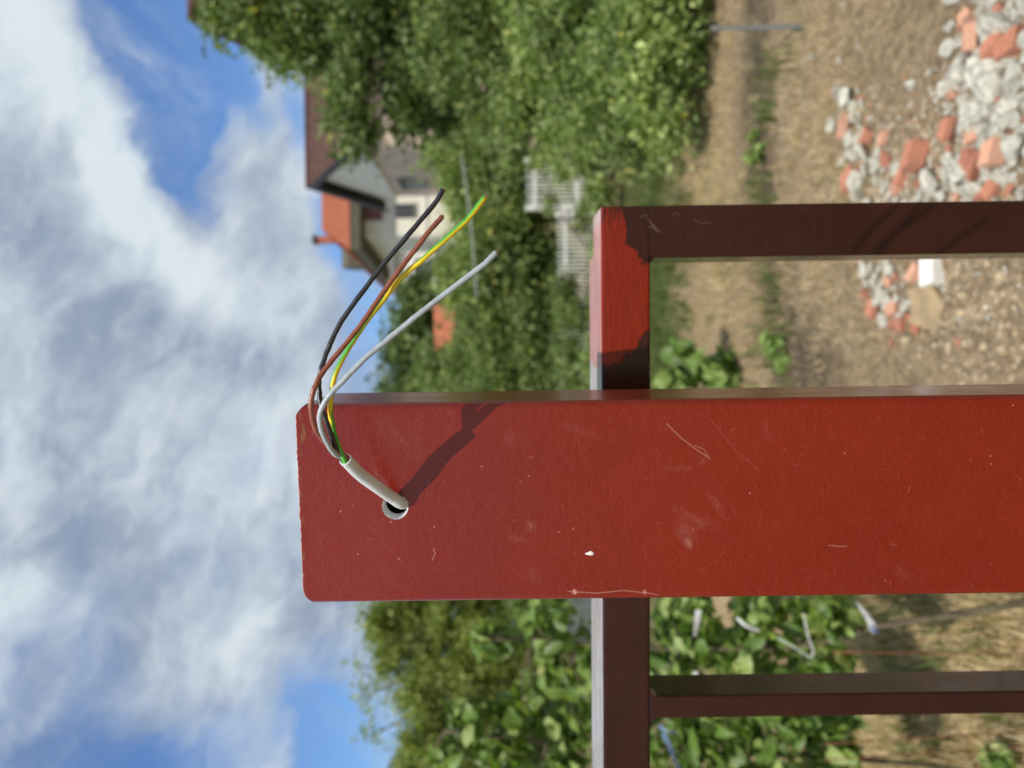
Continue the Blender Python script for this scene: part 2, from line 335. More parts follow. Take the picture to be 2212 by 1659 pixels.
# ------------------------------------------------------------------ the big red post
def rrect(x0, x1, y0, y1, r, seg, div=0):
    pts = []
    for cx, cy, a0 in ((x1 - r, y0 + r, -90), (x1 - r, y1 - r, 0), (x0 + r, y1 - r, 90), (x0 + r, y0 + r, 180)):
        for k in range(seg + 1):
            a = math.radians(a0 + 90 * k / seg); pts.append((cx + r * math.cos(a), cy + r * math.sin(a)))
    if div:                                                         # extra points along the front
        a, b = pts[-1], pts[0]; pts += [(a[0] + (b[0] - a[0]) * k / div, a[1]) for k in range(1, div)]
    return pts
post = empty('gate_post', ((PX0 + PX1) / 2, PY + .04, 0), 'large square post in glossy brick red paint with a cable coming out of its front', 'post')
out = rrect(PX0, PX1, PY, PY + .08, .0045, 9, 60); nO = len(out)
inn = []
cx, cy = (PX0 + PX1) / 2, PY + .04
for (x, y) in out: inn.append((cx + (x - cx) * (.06 - .003) / .06, cy + (y - cy) * (.04 - .003) / .04))
def ztop(x, i):
    u = min(x - PX0, PX1 - x); rr = .0085
    dz = .0058 * max(0, 1 - u / rr) ** 1.7
    tilt = (x - cx) * .010
    return PZT + .0004 - dz + tilt + (vnoise(x * 500, i * 0.0, 3, 3) - .5) * .0009
vs = []
for ring, zf in ((out, 'b'), (out, 't'), (inn, 't'), (inn, 'b')):
    for i, (x, y) in enumerate(ring): vs.append((x, y, 0.0 if zf == 'b' else ztop(out[i][0], i)))
fs = []
for q in range(3):
    for i in range(nO): j = (i + 1) % nO; fs.append((q * nO + i, q * nO + j, (q + 1) * nO + j, (q + 1) * nO + i))
for i in range(nO): j = (i + 1) % nO; fs.append((3 * nO + i, 3 * nO + j, j, i))
ej = random.Random(8); ep = [Vector((x, PY + .0006, ztop(x, 0) + .0001)) for x in np.linspace(PX0 + .004, PX1 - .004, 90)]
tube = link('post_tube', pym('post_tube', vs, fs), M_RED, post)
HC = fp(853.5, 1094.0); HR = .0081
cyl = bpy.data.meshes.new('drill'); bm = bmesh.new(); bmesh.ops.create_cone(bm, cap_ends=True, segments=64, radius1=HR, radius2=HR, depth=.03, matrix=Matrix.Translation((HC[0], PY, HC[1])) @ Matrix.Rotation(math.pi / 2, 4, 'X')); bm.to_mesh(cyl); bm.free()
co_ = bpy.data.objects.new('drill', cyl); COL.objects.link(co_)
md = tube.modifiers.new('hole', 'BOOLEAN'); md.operation = 'DIFFERENCE'; md.object = co_; md.solver = 'EXACT'
bpy.context.view_layer.update()
dg = bpy.context.evaluated_depsgraph_get(); nm = bpy.data.meshes.new_from_object(tube.evaluated_get(dg)); nm.name = 'post_tube'
tube.modifiers.clear(); tube.data = nm; bpy.data.objects.remove(co_)
if not nm.materials: nm.materials.append(M_RED)
print('post faces', len(nm.polygons))
def ringm(name, prof, seg=64, c=HC):                                  # lathe round the hole axis; prof = (radius, y)
    vs = []; fs = []; n = len(prof)
    for k in range(seg):
        a = 2 * math.pi * k / seg
        for (r, y) in prof: vs.append((c[0] + r * math.cos(a), y, c[1] + r * math.sin(a)))
    for k in range(seg):
        k2 = (k + 1) % seg
        for i in range(n): j = (i + 1) % n; fs.append((k * n + i, k * n + j, k2 * n + j, k2 * n + i))
    return pym(name, vs, fs, False)
link('hole_rim', ringm('hole_rim', [(HR - .00015, PY + .0002), (HR - .0012, PY + .0090), (HR - .0012, PY + .0100), (HR - .0006, PY + .0100), (HR + .001, PY + .0066), (HR + .001, PY + .0034), (HR - .00002, PY + .0032), (HR - .00002, PY + .0002)]), M_STEEL, post)
link('burred_edge', tubem('burred_edge', ep, [.00042 * ej.uniform(.5, 1.5) for _ in ep], 6, jitter=.25, rdm=ej), simple('scuffed edge paint', (.40, .13, .09), .45, .4, 300, .3, .0003), post)
M_TUBE_SHADE = simple('painted shade inside the tube', (.03, .03, .032), .8, .2, 30, .1)
link('sun_blocking_cap', boxm('sun_blocking_cap', PX0 + .0035, PX1 - .0035, PY + .0035, PY + .0765, PZT - .010, PZT - .0075), M_RED, post)  # unseen plate added to stop sun falling into the open tube
vi = [(PX0 + .0033, PZT - .012), (PX1 - .0033, PZT - .012), (PX1 - .0033, PZT - .30), (PX0 + .0033, PZT - .30)]
link('hole_shade_sheet', pym('hole_shade_sheet', [(x, PY + .0760, z) for x, z in vi] + [(x, PY + .0766, z) for x, z in vi], [(0, 1, 2, 3), (7, 6, 5, 4), (0, 4, 5, 1), (1, 5, 6, 2), (2, 6, 7, 3), (3, 7, 4, 0)]), M_TUBE_SHADE, post)  # near-black sheet behind the hole, its colour stands in for shade
bvs = []; c0 = fp(1276, 1195.5); bfs = []; N = 20
for ring_, (s_, h_) in enumerate(((1, 0), (.72, .00030), (0.02, .0004))):
    for k in range(N):
        a = 2 * math.pi * k / N; r = .0013 * (1 + .15 * math.cos(a * 3)); x = c0[0] + r * math.cos(a) * s_; z = math.sin(a) * .0019 * s_
        if z > 0: z *= 1 + .9 * max(0, math.sin(a)) ** 6
        bvs.append((x, PY - .00005 - h_, c0[1] + z))
for q in range(2):
    for k in range(N): k2 = (k + 1) % N; bfs.append((q * N + k, q * N + k2, (q + 1) * N + k2, (q + 1) * N + k))
bfs.append(tuple(2 * N + k for k in range(N)))
link('paint_drip', pym('paint_drip', bvs, bfs, True), M_WHITE, post)

# ------------------------------------------------------------------ the cable and its four cores
cable = empty('electric_cable', P(853, 1094, .459), 'white cable bending out of the round hole, four coloured wires fanning out', 'cable')
def PW(px, py, prot):                                                # point prot metres in front of the post's face
    return onY(px, py, PY - prot)
s0 = onY(869, 1087, PY)
sh = [Vector((s0.x - .003, PY + .030, s0.z - .012)), Vector((s0.x - .001, PY + .012, s0.z - .0035)), onY(868.5, 1087, PY), PW(845, 1073, .0065), PW(815, 1052, .0165), PW(779, 1025.5, .0265), PW(746.5, 992.8, .0395)]
shp = catmull(sh, 8)
SR = .00365
out_ = tubem('sheath', shp, SR, 28, False)
sheath = link('sheath', out_, M_PVC, cable)
# rolled end of the sheath: annulus and inner wall
Tn = (shp[-1] - shp[-2]).normalized(); e1 = Tn.cross(Vector((.3, .5, .8))).normalized(); e2 = Tn.cross(e1); vs = []; fs = []
for (r, o) in ((SR, 0), (SR - .0002, .0003), (SR - .0009, .0003), (SR - .0010, -.0002), (SR - .0010, -.008), (.0001, -.008)):
    for k in range(28): a = 2 * math.pi * k / 28; vs.append(shp[-1] + Tn * o + (e1 * math.cos(a) + e2 * math.sin(a)) * r)
for q in range(5):
    for k in range(28): k2 = (k + 1) % 28; fs.append((q * 28 + k, q * 28 + k2, (q + 1) * 28 + k2, (q + 1) * 28 + k))
link('sheath_rim', pym('sheath_rim', vs, fs), M_PVC, sheath)
tip = shp[-1]
WR = .00138
wires = {
 'black_wire': (M_BLK, 'black wire, the highest of the four', [(742, 989, -9), (722.4, 959.7, 44), (709.2, 920, 48), (694.3, 873.8, 50), (690, 844, 50), (690.5, 811, 49), (704.8, 766, 48), (732, 703.9, 48), (771.7, 644.4, 48), (818.9, 582.4, 48), (883.3, 505.5, 50), (935.4, 443.5, 50), (958, 408, 50)]),
 'brown_wire': (M_BRN, 'brown wire crossing in front of the black and green ones', [(741, 995, -9), (715.8, 969.7, 45), (694.3, 946.5, 53), (681, 923.4, 58), (672.8, 890.3, 62), (674.5, 853.9, 63), (689.4, 817.6, 62), (712.5, 784.4, 60), (759.3, 726.2, 57), (796.5, 676.6, 56), (843.6, 609.6, 55), (883.3, 555.1, 55), (920.5, 508, 55), (955, 466, 54)]),
 'green_yellow_wire': (M_GRN, 'green and yellow striped earth wire', [(750, 992, -9), (727.4, 953, 42), (717.5, 916.8, 44), (714.2, 877.1, 46), (717.5, 837.4, 47), (725.8, 807.6, 48), (747, 760.9, 49), (786.6, 701.4, 50), (828.8, 646.8, 50), (866, 602.2, 51), (908, 565, 52), (957.7, 522.9, 53), (1007.3, 475.7, 53), (1047, 425, 53)]),
 'grey_wire': (M_GRY, 'grey wire, the lowest of the four', [(744, 997, -9), (722.4, 979.6, 45), (705.9, 953, 53), (694.3, 923.4, 59), (692.7, 890.3, 63), (705.9, 860.5, 65), (732.4, 830.8, 66), (762, 801, 66), (799, 765, 66), (846, 726.2, 66), (908, 676.6, 66), (982.5, 619.5, 66), (1044.5, 572.4, 67), (1071.8, 545.1, 67)]),
}
offs = {'black_wire': (.0010, -.0012), 'brown_wire': (-.0013, .0002), 'green_yellow_wire': (.0012, .0008), 'grey_wire': (-.0002, -.0016)}
for nmw, (mt, lab, pp) in wires.items():
    a, b = offs[nmw]; start = tip + e1 * a + e2 * b
    pts = [start - Tn * .010, start] + [PW(q[0], q[1], q[2] / 1000) for q in pp[1:]]
    cp = catmull(pts, 10); kj = random.Random(len(nmw) * 7); kk = Vector((0, 0, 0))
    for i_ in range(24, len(cp)): kk = kk * .93 + Vector((kj.gauss(0, 1), kj.gauss(0, 1), kj.gauss(0, 1))) * .000075; cp[i_] = cp[i_] + kk
    if nmw == 'green_yellow_wire':
        me = tubem(nmw, cp, WR * 1.04, 22, True, twist=lambda i: float(np.interp(i, [10, 20, 30, 40, 50, 60, 70, 80, 90, 100, 110, 120, 140], [2.6, 3.4, 4.2, 5.2, 6.2, 6.9, 7.6, 7.7, 6.8, 5.2, 6.5, 6.95, 7.0])))
        o = link(nmw, me, [M_GRN, M_YEL], cable)
    else:
        rj = random.Random(3); me = tubem(nmw, cp, [WR * (1.06 if nmw == 'grey_wire' else 1.0) * (1 + .03 * math.sin(i * .7 + rj.random())) for i in range(len(cp))], 18, True)
        o = link(nmw, me, mt, cable)
    o['label'] = lab
    Te = (cp[-1] - cp[-2]).normalized(); u1 = Te.cross(Vector((.2, .4, .9))).normalized(); u2 = Te.cross(u1)
    bm = bmesh.new()
    for k in range(7):
        r = 0 if k == 0 else .00052; a = k * math.pi / 3; c = cp[-1] + (u1 * math.cos(a) + u2 * math.sin(a)) * r + Te * (.00015 + .00012 * (k % 3))
        bmesh.ops.create_cone(bm, cap_ends=True, segments=6, radius1=.00026, radius2=.0002, depth=.0010, matrix=Matrix.Translation(c) @ Te.to_track_quat('Z', 'Y').to_matrix().to_4x4())
    link('copper_core', bmm('copper_core', bm), M_CU, o)

# ------------------------------------------------------------------ brown metal frame behind the post
fzt = fp(1298, 700, FY)[1]; fzb = fzt - .041; BOT = .12
RX1 = fp(1700, 439, FY)[0]; RX0 = RX1 - .0425
frame = empty('fence_frame', (RX1, FY, BOT), 'dark brown tubular steel frame with upright bars and a red repaired corner behind the post', 'metal frame')
print('frame', RX0, RX1, fzt)
LX = -1.55
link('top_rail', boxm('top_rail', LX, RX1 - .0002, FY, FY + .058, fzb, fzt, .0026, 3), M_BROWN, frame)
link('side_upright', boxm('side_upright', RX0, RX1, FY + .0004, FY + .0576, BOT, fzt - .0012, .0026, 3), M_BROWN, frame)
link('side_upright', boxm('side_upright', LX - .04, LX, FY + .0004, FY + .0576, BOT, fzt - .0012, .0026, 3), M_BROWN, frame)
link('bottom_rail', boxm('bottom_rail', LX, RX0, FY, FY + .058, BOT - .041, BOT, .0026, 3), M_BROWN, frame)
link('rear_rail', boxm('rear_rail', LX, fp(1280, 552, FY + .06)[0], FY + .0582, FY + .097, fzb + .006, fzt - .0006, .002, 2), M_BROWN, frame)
b2 = fp(1800, 849, FY)[0]; b4 = fp(1800, 1500.5, FY)[0]; pitch = (b2 - b4) / 2
def bar_at(xr, k):
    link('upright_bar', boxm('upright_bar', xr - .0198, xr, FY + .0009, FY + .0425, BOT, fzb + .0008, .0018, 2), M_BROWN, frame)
    for sgn, xx in ((1, xr), (-1, xr - .0198)):                      # weld fillets in the corners
        vs = [(xx - sgn * .0005, FY + .0018, fzb + .0005), (xx + sgn * .0062, FY + .0012, fzb + .0005), (xx + sgn * .0022, FY + .0012, fzb - .0018), (xx - sgn * .0005, FY + .0012, fzb - .0060)]
        vs += [(v[0], FY + .012, v[2]) for v in vs]
        fs = [(0, 1, 2, 3), (7, 6, 5, 4), (0, 4, 5, 1), (1, 5, 6, 2), (2, 6, 7, 3), (3, 7, 4, 0)]
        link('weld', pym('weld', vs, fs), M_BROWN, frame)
k = 0; xr = b2
while xr > LX + .05: bar_at(xr, k); xr -= pitch; k += 1
vs = [(RX0 + .0005, FY + .0022, fzb + .0005), (RX0 - .0048, FY + .0022, fzb + .0005), (RX0 - .0016, FY + .0022, fzb - .0014), (RX0 + .0005, FY + .0022, fzb - .0048)]
vs += [(v[0], FY + .03, v[2]) for v in vs]
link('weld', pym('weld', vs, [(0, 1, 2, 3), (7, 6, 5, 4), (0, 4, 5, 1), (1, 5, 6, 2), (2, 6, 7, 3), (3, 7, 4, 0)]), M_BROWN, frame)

# ------------------------------------------------------------------ ground
def ground_mat():
    mt, t, b = material('garden soil'); co = t.n('ShaderNodeNewGeometry').outputs['Position']
    at = t.n('ShaderNodeVertexColor'); at.layer_name = 'col'
    f1 = t.noise(co, 26, 8, .72); f2 = t.noise(co, 90, 5, .7); f3 = t.noise(co, 7, 4, .6)
    c = t.mix(1.0, at.outputs[0], t.mix(t.ramp(f1, .3, .72), (.50, .49, .47), (1.34, 1.32, 1.28)), 'MULTIPLY')
    c = t.mix(t.ramp(f2, .56, .72, 0, .6), c, (.58, .50, .37)); c = t.mix(t.ramp(f2, .30, .44, .5, 0), c, (.13, .10, .065)); c = t.mix(t.ramp(f3, .3, .45, .35, 0), c, (.10, .075, .048))
    t.put(b.inputs['Base Color'], c); b.inputs['Roughness'].default_value = .95; b.inputs['Specular IOR Level'].default_value = .15
    bp = t.n('ShaderNodeBump'); bp.inputs['Strength'].default_value = 1.0; bp.inputs['Distance'].default_value = .05
    t.put(bp.inputs['Height'], t.math('ADD', f1, t.math('MULTIPLY', f2, .5))); t.put(b.inputs['Normal'], bp.outputs[0]); return mt
M_GROUND = ground_mat()
def gh(x, y): return (vnoise(x * 1.3, y * 1.3, 5, 1) - .5) * .10 * np.clip(1.4 - np.abs(y - 4) / 12, 0.2, 1)
def segmask(X, Y, D, wd):
    """soft mask along a D-pixel polyline laid on the ground"""
    m_ = np.zeros_like(X); pts = [G(*q) for q in D]
    for a, b in zip(pts[:-1], pts[1:]):
        dx, dy = b.x - a.x, b.y - a.y; L = dx * dx + dy * dy + 1e-9; t = np.clip(((X - a.x) * dx + (Y - a.y) * dy) / L, 0, 1)
        dd = np.hypot(X - a.x - t * dx, Y - a.y - t * dy); m_ = np.maximum(m_, np.clip(1.4 - dd / wd, 0, 1))
    return m_
def gcol(X, Y):
    n = vnoise(X * 1.7, Y * 1.7, 5, 21); n2 = vnoise(X * 5, Y * 5, 4, 22); n3 = vnoise(X * .8, Y * .8, 3, 25)
    tan = np.array((.54, .40, .25)); straw = np.array((.64, .47, .27)); dirt = np.array((.51, .385, .235)); dark = np.array((.15, .115, .080)); green = np.array((.095, .13, .035)); far = np.array((.14, .15, .055))
    c = dirt * np.ones(X.shape + (3,))
    def lay(mk, q):
        nonlocal c; mk = np.clip(mk, 0, 1)[..., None]; c = c * (1 - mk) + q * mk
    lay(np.clip((n - .42) * 4, 0, 1), tan)
    lay(np.clip((-X - .15 - (Y - 2.5) * .12) * 3 + (n2 - .5) * 2, 0, 1), straw)
    lay(segmask(X, Y, [(1640, -100), (1620, 200), (1640, 420), (1700, 760), (1760, 840)], .33) * (.35 + n2) * 1.0, dark)
    lay(segmask(X, Y, [(1560, 60), (1555, 400), (1600, 600)], .5) * .7 * n2 * 1.6, tan)
    lay(np.clip(segmask(X, Y, [(1400, 250), (1400, 700), (1430, 830)], .9) * (n * 2.2 - .2), 0, 1), green)
    lay(np.clip((Y - 6.5 + (n - .5) * 4) * .6, 0, 1) * np.clip(n2 * 1.8, 0, 1), far)
    lay(np.clip((n3 - .58) * 6, 0, 1) * np.clip((n2 - .35) * 3, 0, 1) * .6, green)
    return c
NX, NY = 330, 400
gx = np.linspace(-6.5, 6.5, NX); gy = np.concatenate([np.linspace(-3, 1.2, 40), np.linspace(1.22, 5.2, 230), np.linspace(5.25, 16, 130)])
GX, GY = np.meshgrid(gx, gy); GZ = gh(GX, GY) + (vnoise(GX * 9, GY * 9, 3, 31) - .5) * .035
ed = np.clip(np.minimum(np.minimum(GX + 6.5, 6.5 - GX), np.minimum(GY + 3, 16 - GY)) / .8, 0, 1); GZ = GZ * ed
C4 = np.ones(GX.shape + (4,)); C4[..., :3] = gcol(GX, GY)
ii = np.arange(len(gy) * NX).reshape(len(gy), NX); F_ = np.stack([ii[:-1, :-1], ii[:-1, 1:], ii[1:, 1:], ii[1:, :-1]], -1).reshape(-1, 4)
# far skirt joined on, so the ground is one sheet to the horizon
V_ = np.stack([GX, GY, GZ], -1).reshape(-1, 3); base = len(V_)
R_ = 900.0; sk = []; rim = list(ii[0, :]) + list(ii[1:, -1]) + list(ii[-1, -2::-1]) + list(ii[-2:0:-1, 0])
mid = np.array([0, 6.5, 0]); far_ = [(mid + (V_[q] - mid) * (R_ / max(abs(V_[q][0]) / 6.5, abs(V_[q][1] - 6.5) / 9.5) / 10)) * (1, 1, 0) for q in rim]
V_ = np.vstack([V_, far_]); nr = len(rim)
F2 = np.array([(rim[k], base + k, base + (k + 1) % nr, rim[(k + 1) % nr]) for k in range(nr)])
C4 = np.vstack([C4.reshape(-1, 4), np.tile((.14, .15, .06, 1), (nr, 1))])
gm = fastmesh('ground', V_, np.vstack([F_, F2]), C4); gm.polygons.foreach_set('use_smooth', [True] * len(gm.polygons))
link('ground', gm, M_GROUND, kind='structure')
def gz(x, y): return float(gh(np.array(x), np.array(y)) + (vnoise(np.array(x * 9.), np.array(y * 9.), 3, 31) - .5) * .035)
def GG(px, py):
    q = G(px, py); 
    for _ in range(3): q = G(px, py, gz(q.x, q.y))
    return q

# ------------------------------------------------------------------ grass, straw, gravel (uncountable)
def colmat(name, rough=.7, trans=0.0, spec=.3):
    mt, t, b = material(name); at = t.n('ShaderNodeVertexColor'); at.layer_name = 'col'
    co = t.n('ShaderNodeNewGeometry').outputs['Position']; n = t.noise(co, 60, 3, .6)
    c = t.mix(1.0, at.outputs[0], t.mix(n, (.75, .75, .75), (1.25, 1.25, 1.25)), 'MULTIPLY'); t.put(b.inputs['Base Color'], c)
    b.inputs['Roughness'].default_value = rough; b.inputs['Specular IOR Level'].default_value = spec
    if trans:
        tr = t.n('ShaderNodeBsdfTranslucent'); t.put(tr.inputs[0], t.mix(1.0, c, (1.3, 1.5, .7), 'MULTIPLY')); mx = t.n('ShaderNodeMixShader'); mx.inputs[0].default_value = trans
        t.put(mx.inputs[1], b.outputs[0]); t.put(mx.inputs[2], tr.outputs[0]); t.put(t.t.nodes['Material Output'].inputs[0], mx.outputs[0])
    return mt
M_BLADE = colmat('grass blades', .6, .3); M_LEAF = colmat('tree leaves', .5, .36, .4); M_STONE = colmat('small rubble', .9, 0, .2)
def blades(name, pts, hmin, hmax, cols, lean=.5, wd=.004, label=None, cat=None):
    n = len(pts); p = np.array(pts, float); a = rng.uniform(0, 6.283, n); h = rng.uniform(hmin, hmax, n); ln = rng.uniform(0, lean, n) * h
    dx, dy = np.cos(a), np.sin(a); sx, sy = -dy * wd, dx * wd; V = np.zeros((n, 5, 3))
    V[:, 0] = p + np.stack([sx, sy, 0 * sx], -1); V[:, 1] = p - np.stack([sx, sy, 0 * sx], -1)
    mid_ = p + np.stack([dx * ln * .35, dy * ln * .35, h * .6], -1)
    V[:, 2] = mid_ - np.stack([sx, sy, 0 * sx], -1) * .8; V[:, 3] = mid_ + np.stack([sx, sy, 0 * sx], -1) * .8; V[:, 4] = p + np.stack([dx * ln, dy * ln, h], -1)
    o = np.arange(n)[:, None] * 5; F = np.concatenate([o + [0, 1, 2], o + [0, 2, 3], o + [3, 2, 4]], 0)
    c = np.array(cols)[rng.integers(0, len(cols), n)] * rng.uniform(.7, 1.2, (n, 1)); c4 = np.ones((n, 5, 4)); c4[..., :3] = c[:, None, :]
    ob = link(name, fastmesh(name, V.reshape(-1, 3), F, c4.reshape(-1, 4)), M_BLADE, kind='stuff'); return tag(ob, label, cat)
def scatter(D, wd, n, clump=.35):
    P_ = [G(*q) for q in D]; out = []
    while len(out) < n:
        k = rnd.randrange(len(P_) - 1); t = rnd.random(); c = P_[k].lerp(P_[k + 1], t); x = c.x + rnd.gauss(0, wd * .6); y = c.y + rnd.gauss(0, wd * .6)
        if y < 1.0: continue
        m_ = min(14, n - len(out)) if rnd.random() < clump else 1
        for _ in range(m_):
            xx = x + rnd.gauss(0, .04); yy = y + rnd.gauss(0, .04); out.append((xx, yy))
    q = np.array(out); z = gh(q[:, 0], q[:, 1]) + (vnoise(q[:, 0] * 9, q[:, 1] * 9, 3, 31) - .5) * .035 - .004
    return np.column_stack([q, z])
STR = [(.60, .45, .26), (.68, .54, .34), (.42, .31, .17), (.52, .45, .28)]; GRN = [(.10, .15, .035), (.14, .19, .05), (.07, .11, .03), (.20, .22, .08)]
blades('dry_grass', np.vstack([scatter([(2150, 1300), (2000, 1500), (1950, 1700), (1850, 1350)], .6, 22000, .5), scatter([(1500, 40), (1530, 300), (1560, 600), (1650, 800)], .9, 10000, .5), scatter([(1750, 20), (1800, 700)], .5, 2500, .6)]), .015, .07, STR, 1.3, .0022, 'short dry straw coloured grass covering the soil behind the frame', 'dry grass')
blades('green_grass', np.vstack([scatter([(1400, 300), (1420, 700), (1440, 830)], 1.3, 15000, .6), scatter([(1640, 400), (1660, 620), (1700, 760)], .35, 450, .8), scatter([(2130, 1560), (1960, 1340), (2050, 1420)], .35, 500, .95), scatter([(1700, 60), (1640, 300)], .4, 220, .9)]), .03, .16, GRN, .8, .004, 'patches of green grass and weeds between the dry soil and the hedge', 'grass')
def chunkset(name, pts, smin, smax, cols, label):
    n = len(pts); p = np.array(pts); s = rng.uniform(smin, smax, n) * rng.uniform(.5, 1, n)
    oc = np.array([(1, 0, 0), (-.9, .2, 0), (.1, 1, .1), (0, -.9, 0), (.15, .1, .8), (0, 0, -.6)], float)
    V = oc[None] * (1 + rng.uniform(-.35, .35, (n, 6, 1))); a = rng.uniform(0, 6.28, n); ca, sa = np.cos(a)[:, None], np.sin(a)[:, None]
    V = np.stack([V[..., 0] * ca - V[..., 1] * sa, V[..., 0] * sa + V[..., 1] * ca, V[..., 2] * .8], -1) * s[:, None, None] + p[:, None, :]
    f = np.array([(0, 2, 4), (2, 1, 4), (1, 3, 4), (3, 0, 4), (2, 0, 5), (1, 2, 5), (3, 1, 5), (0, 3, 5)]); F = (np.arange(n)[:, None, None] * 6 + f[None]).reshape(-1, 3)
    c = np.array(cols)[rng.integers(0, len(cols), n)] * rng.uniform(.75, 1.15, (n, 1)); c4 = np.ones((n, 6, 4)); c4[..., :3] = c[:, None]
    return tag(link(name, fastmesh(name, V.reshape(-1, 3), F, c4.reshape(-1, 4)), M_STONE, kind='stuff'), label, 'gravel')
PALE = [(.52, .50, .43), (.44, .41, .35), (.58, .56, .50), (.36, .32, .26), (.48, .20, .11), (.42, .34, .22)]
EAR = [(.38, .30, .20), (.46, .37, .25), (.27, .21, .14), (.52, .45, .34), (.40, .32, .22)]
chunkset('gravel', scatter([(2180, 40), (2130, 250), (2100, 420), (1900, 330), (1930, 620)], .28, 11000, .4), .003, .015, PALE, 'crumbs of pale mortar and brick strewn between the rubble pieces')
chunkset('soil_clods', np.vstack([scatter([(1750, 50), (1800, 400), (1800, 800), (2150, 700)], .6, 7000, .4), scatter([(2150, 600), (2100, 800)], .3, 1500, .5), scatter([(2100, 1600), (2000, 1300)], .7, 1500, .3)]), .003, .016, EAR, 'small clods of brown soil lying about on the bare earth')

chunkset('soil_clods', np.vstack([scatter([(2200, 560), (2120, 700), (2080, 830)], .35, 260, .1), scatter([(1780, 100), (1800, 700)], .6, 160, .1)]), .012, .034, [(.36, .28, .18), (.42, .33, .21), (.30, .235, .15)], 'larger lumps of dry brown earth near the bottom of the frame opening')
# ------------------------------------------------------------------ rubble: concrete chunks and broken hollow bricks
M_CONC = simple('pale mortar and concrete', (.50, .48, .405), .92, .42, 4, .8, .006, .2, det=8)
M_TERR = simple('broken terracotta', (.42, .185, .120), .85, .35, 18, .4, .002, .2)
M_TERR2 = simple('pale terracotta', (.55, .31, .21), .85, .2, 18, .4, .002, .2)
M_BLOCK = simple('white block', (.78, .76, .70), .9, .06, 30, .3, .002, .2)
conc = []
for k in range(14):
    bm = bmesh.new(); rr = random.Random(100 + k); sc = (1, rr.uniform(.55, .9), rr.uniform(.4, .7))
    for i in range(15):
        v = Vector((rr.gauss(0, 1), rr.gauss(0, 1), rr.gauss(0, 1))).normalized() * rr.uniform(.8, 1.05); bm.verts.new((v.x * sc[0], v.y * sc[1], v.z * sc[2]))
    r = bmesh.ops.convex_hull(bm, input=list(bm.verts)); bmesh.ops.delete(bm, geom=[v for v in r['geom_interior'] if isinstance(v, bmesh.types.BMVert)], context='VERTS')
    bmesh.ops.bevel(bm, geom=list(bm.edges), offset=.06, segments=1, affect='EDGES'); conc.append(bmm('rubble_chunk', bm)); conc[-1].materials.append(M_CONC)
def brick_mesh(seed):
    """a broken piece of ribbed hollow brick, unit length about 1"""
    rr = random.Random(seed); W2, H2 = .42, rr.uniform(.16, .30); prof = []
    nrib = 4
    for k in range(nrib * 2 + 1):
        x = -W2 + 2 * W2 * k / (nrib * 2); prof.append((x, H2 - (.10 if k % 2 else 0)))
    prof += [(W2, -H2)]; prof += [(W2 - 2 * W2 * k / 4, -H2 + (.03 if k % 2 else 0)) for k in range(1, 4)]; prof += [(-W2, -H2)]
    n = len(prof); vs = []; secs = [-.5, -.15, .2, .5]
    sl1, sl2 = rr.uniform(-.35, .35), rr.uniform(-.35, .35)
    for q, s_ in enumerate(secs):
        for (x, z) in prof:
            y = s_ + (sl1 * x if q == 0 else sl2 * x if q == 3 else 0) + (rr.uniform(-.05, .05) if q in (0, 3) else 0); vs.append((x + rr.uniform(-.008, .008), y, z))
    fs = [(q * n + i, q * n + (i + 1) % n, (q + 1) * n + (i + 1) % n, (q + 1) * n + i) for q in range(3) for i in range(n)]
    fs += [tuple(range(n)), tuple(3 * n + i for i in range(n - 1, -1, -1))]
    me = pym('brick_fragment', vs, fs); bm = bmesh.new(); bm.from_mesh(me); bmesh.ops.recalc_face_normals(bm, faces=list(bm.faces)); bm.to_mesh(me); bm.free(); return me
bricks = [brick_mesh(50 + k) for k in range(8)]
for i, b in enumerate(bricks): b.materials.append(M_TERR if i % 3 else M_TERR2)
def putrock(me, px, py, sz, rot=None, name='rubble_chunk', label=None, cat='rubble', group=None, lift=.25, flat=1.0):
    q = GG(px, py); o = bpy.data.objects.new(name, me); COL.objects.link(o); zc = (q - CAM).dot(FW); s = sz * zc / FD * .5 * (2 if me.name.startswith('brick') else 1)
    s *= 1.42 if me.name.startswith('rubble') else .74; o.scale = (s, s, s * flat); o.location = (q.x, q.y, q.z + s * lift)
    o.rotation_euler = rot or (rnd.uniform(-.5, .5), rnd.uniform(-.5, .5), rnd.uniform(0, 6.28)); return tag(o, label, cat, group)
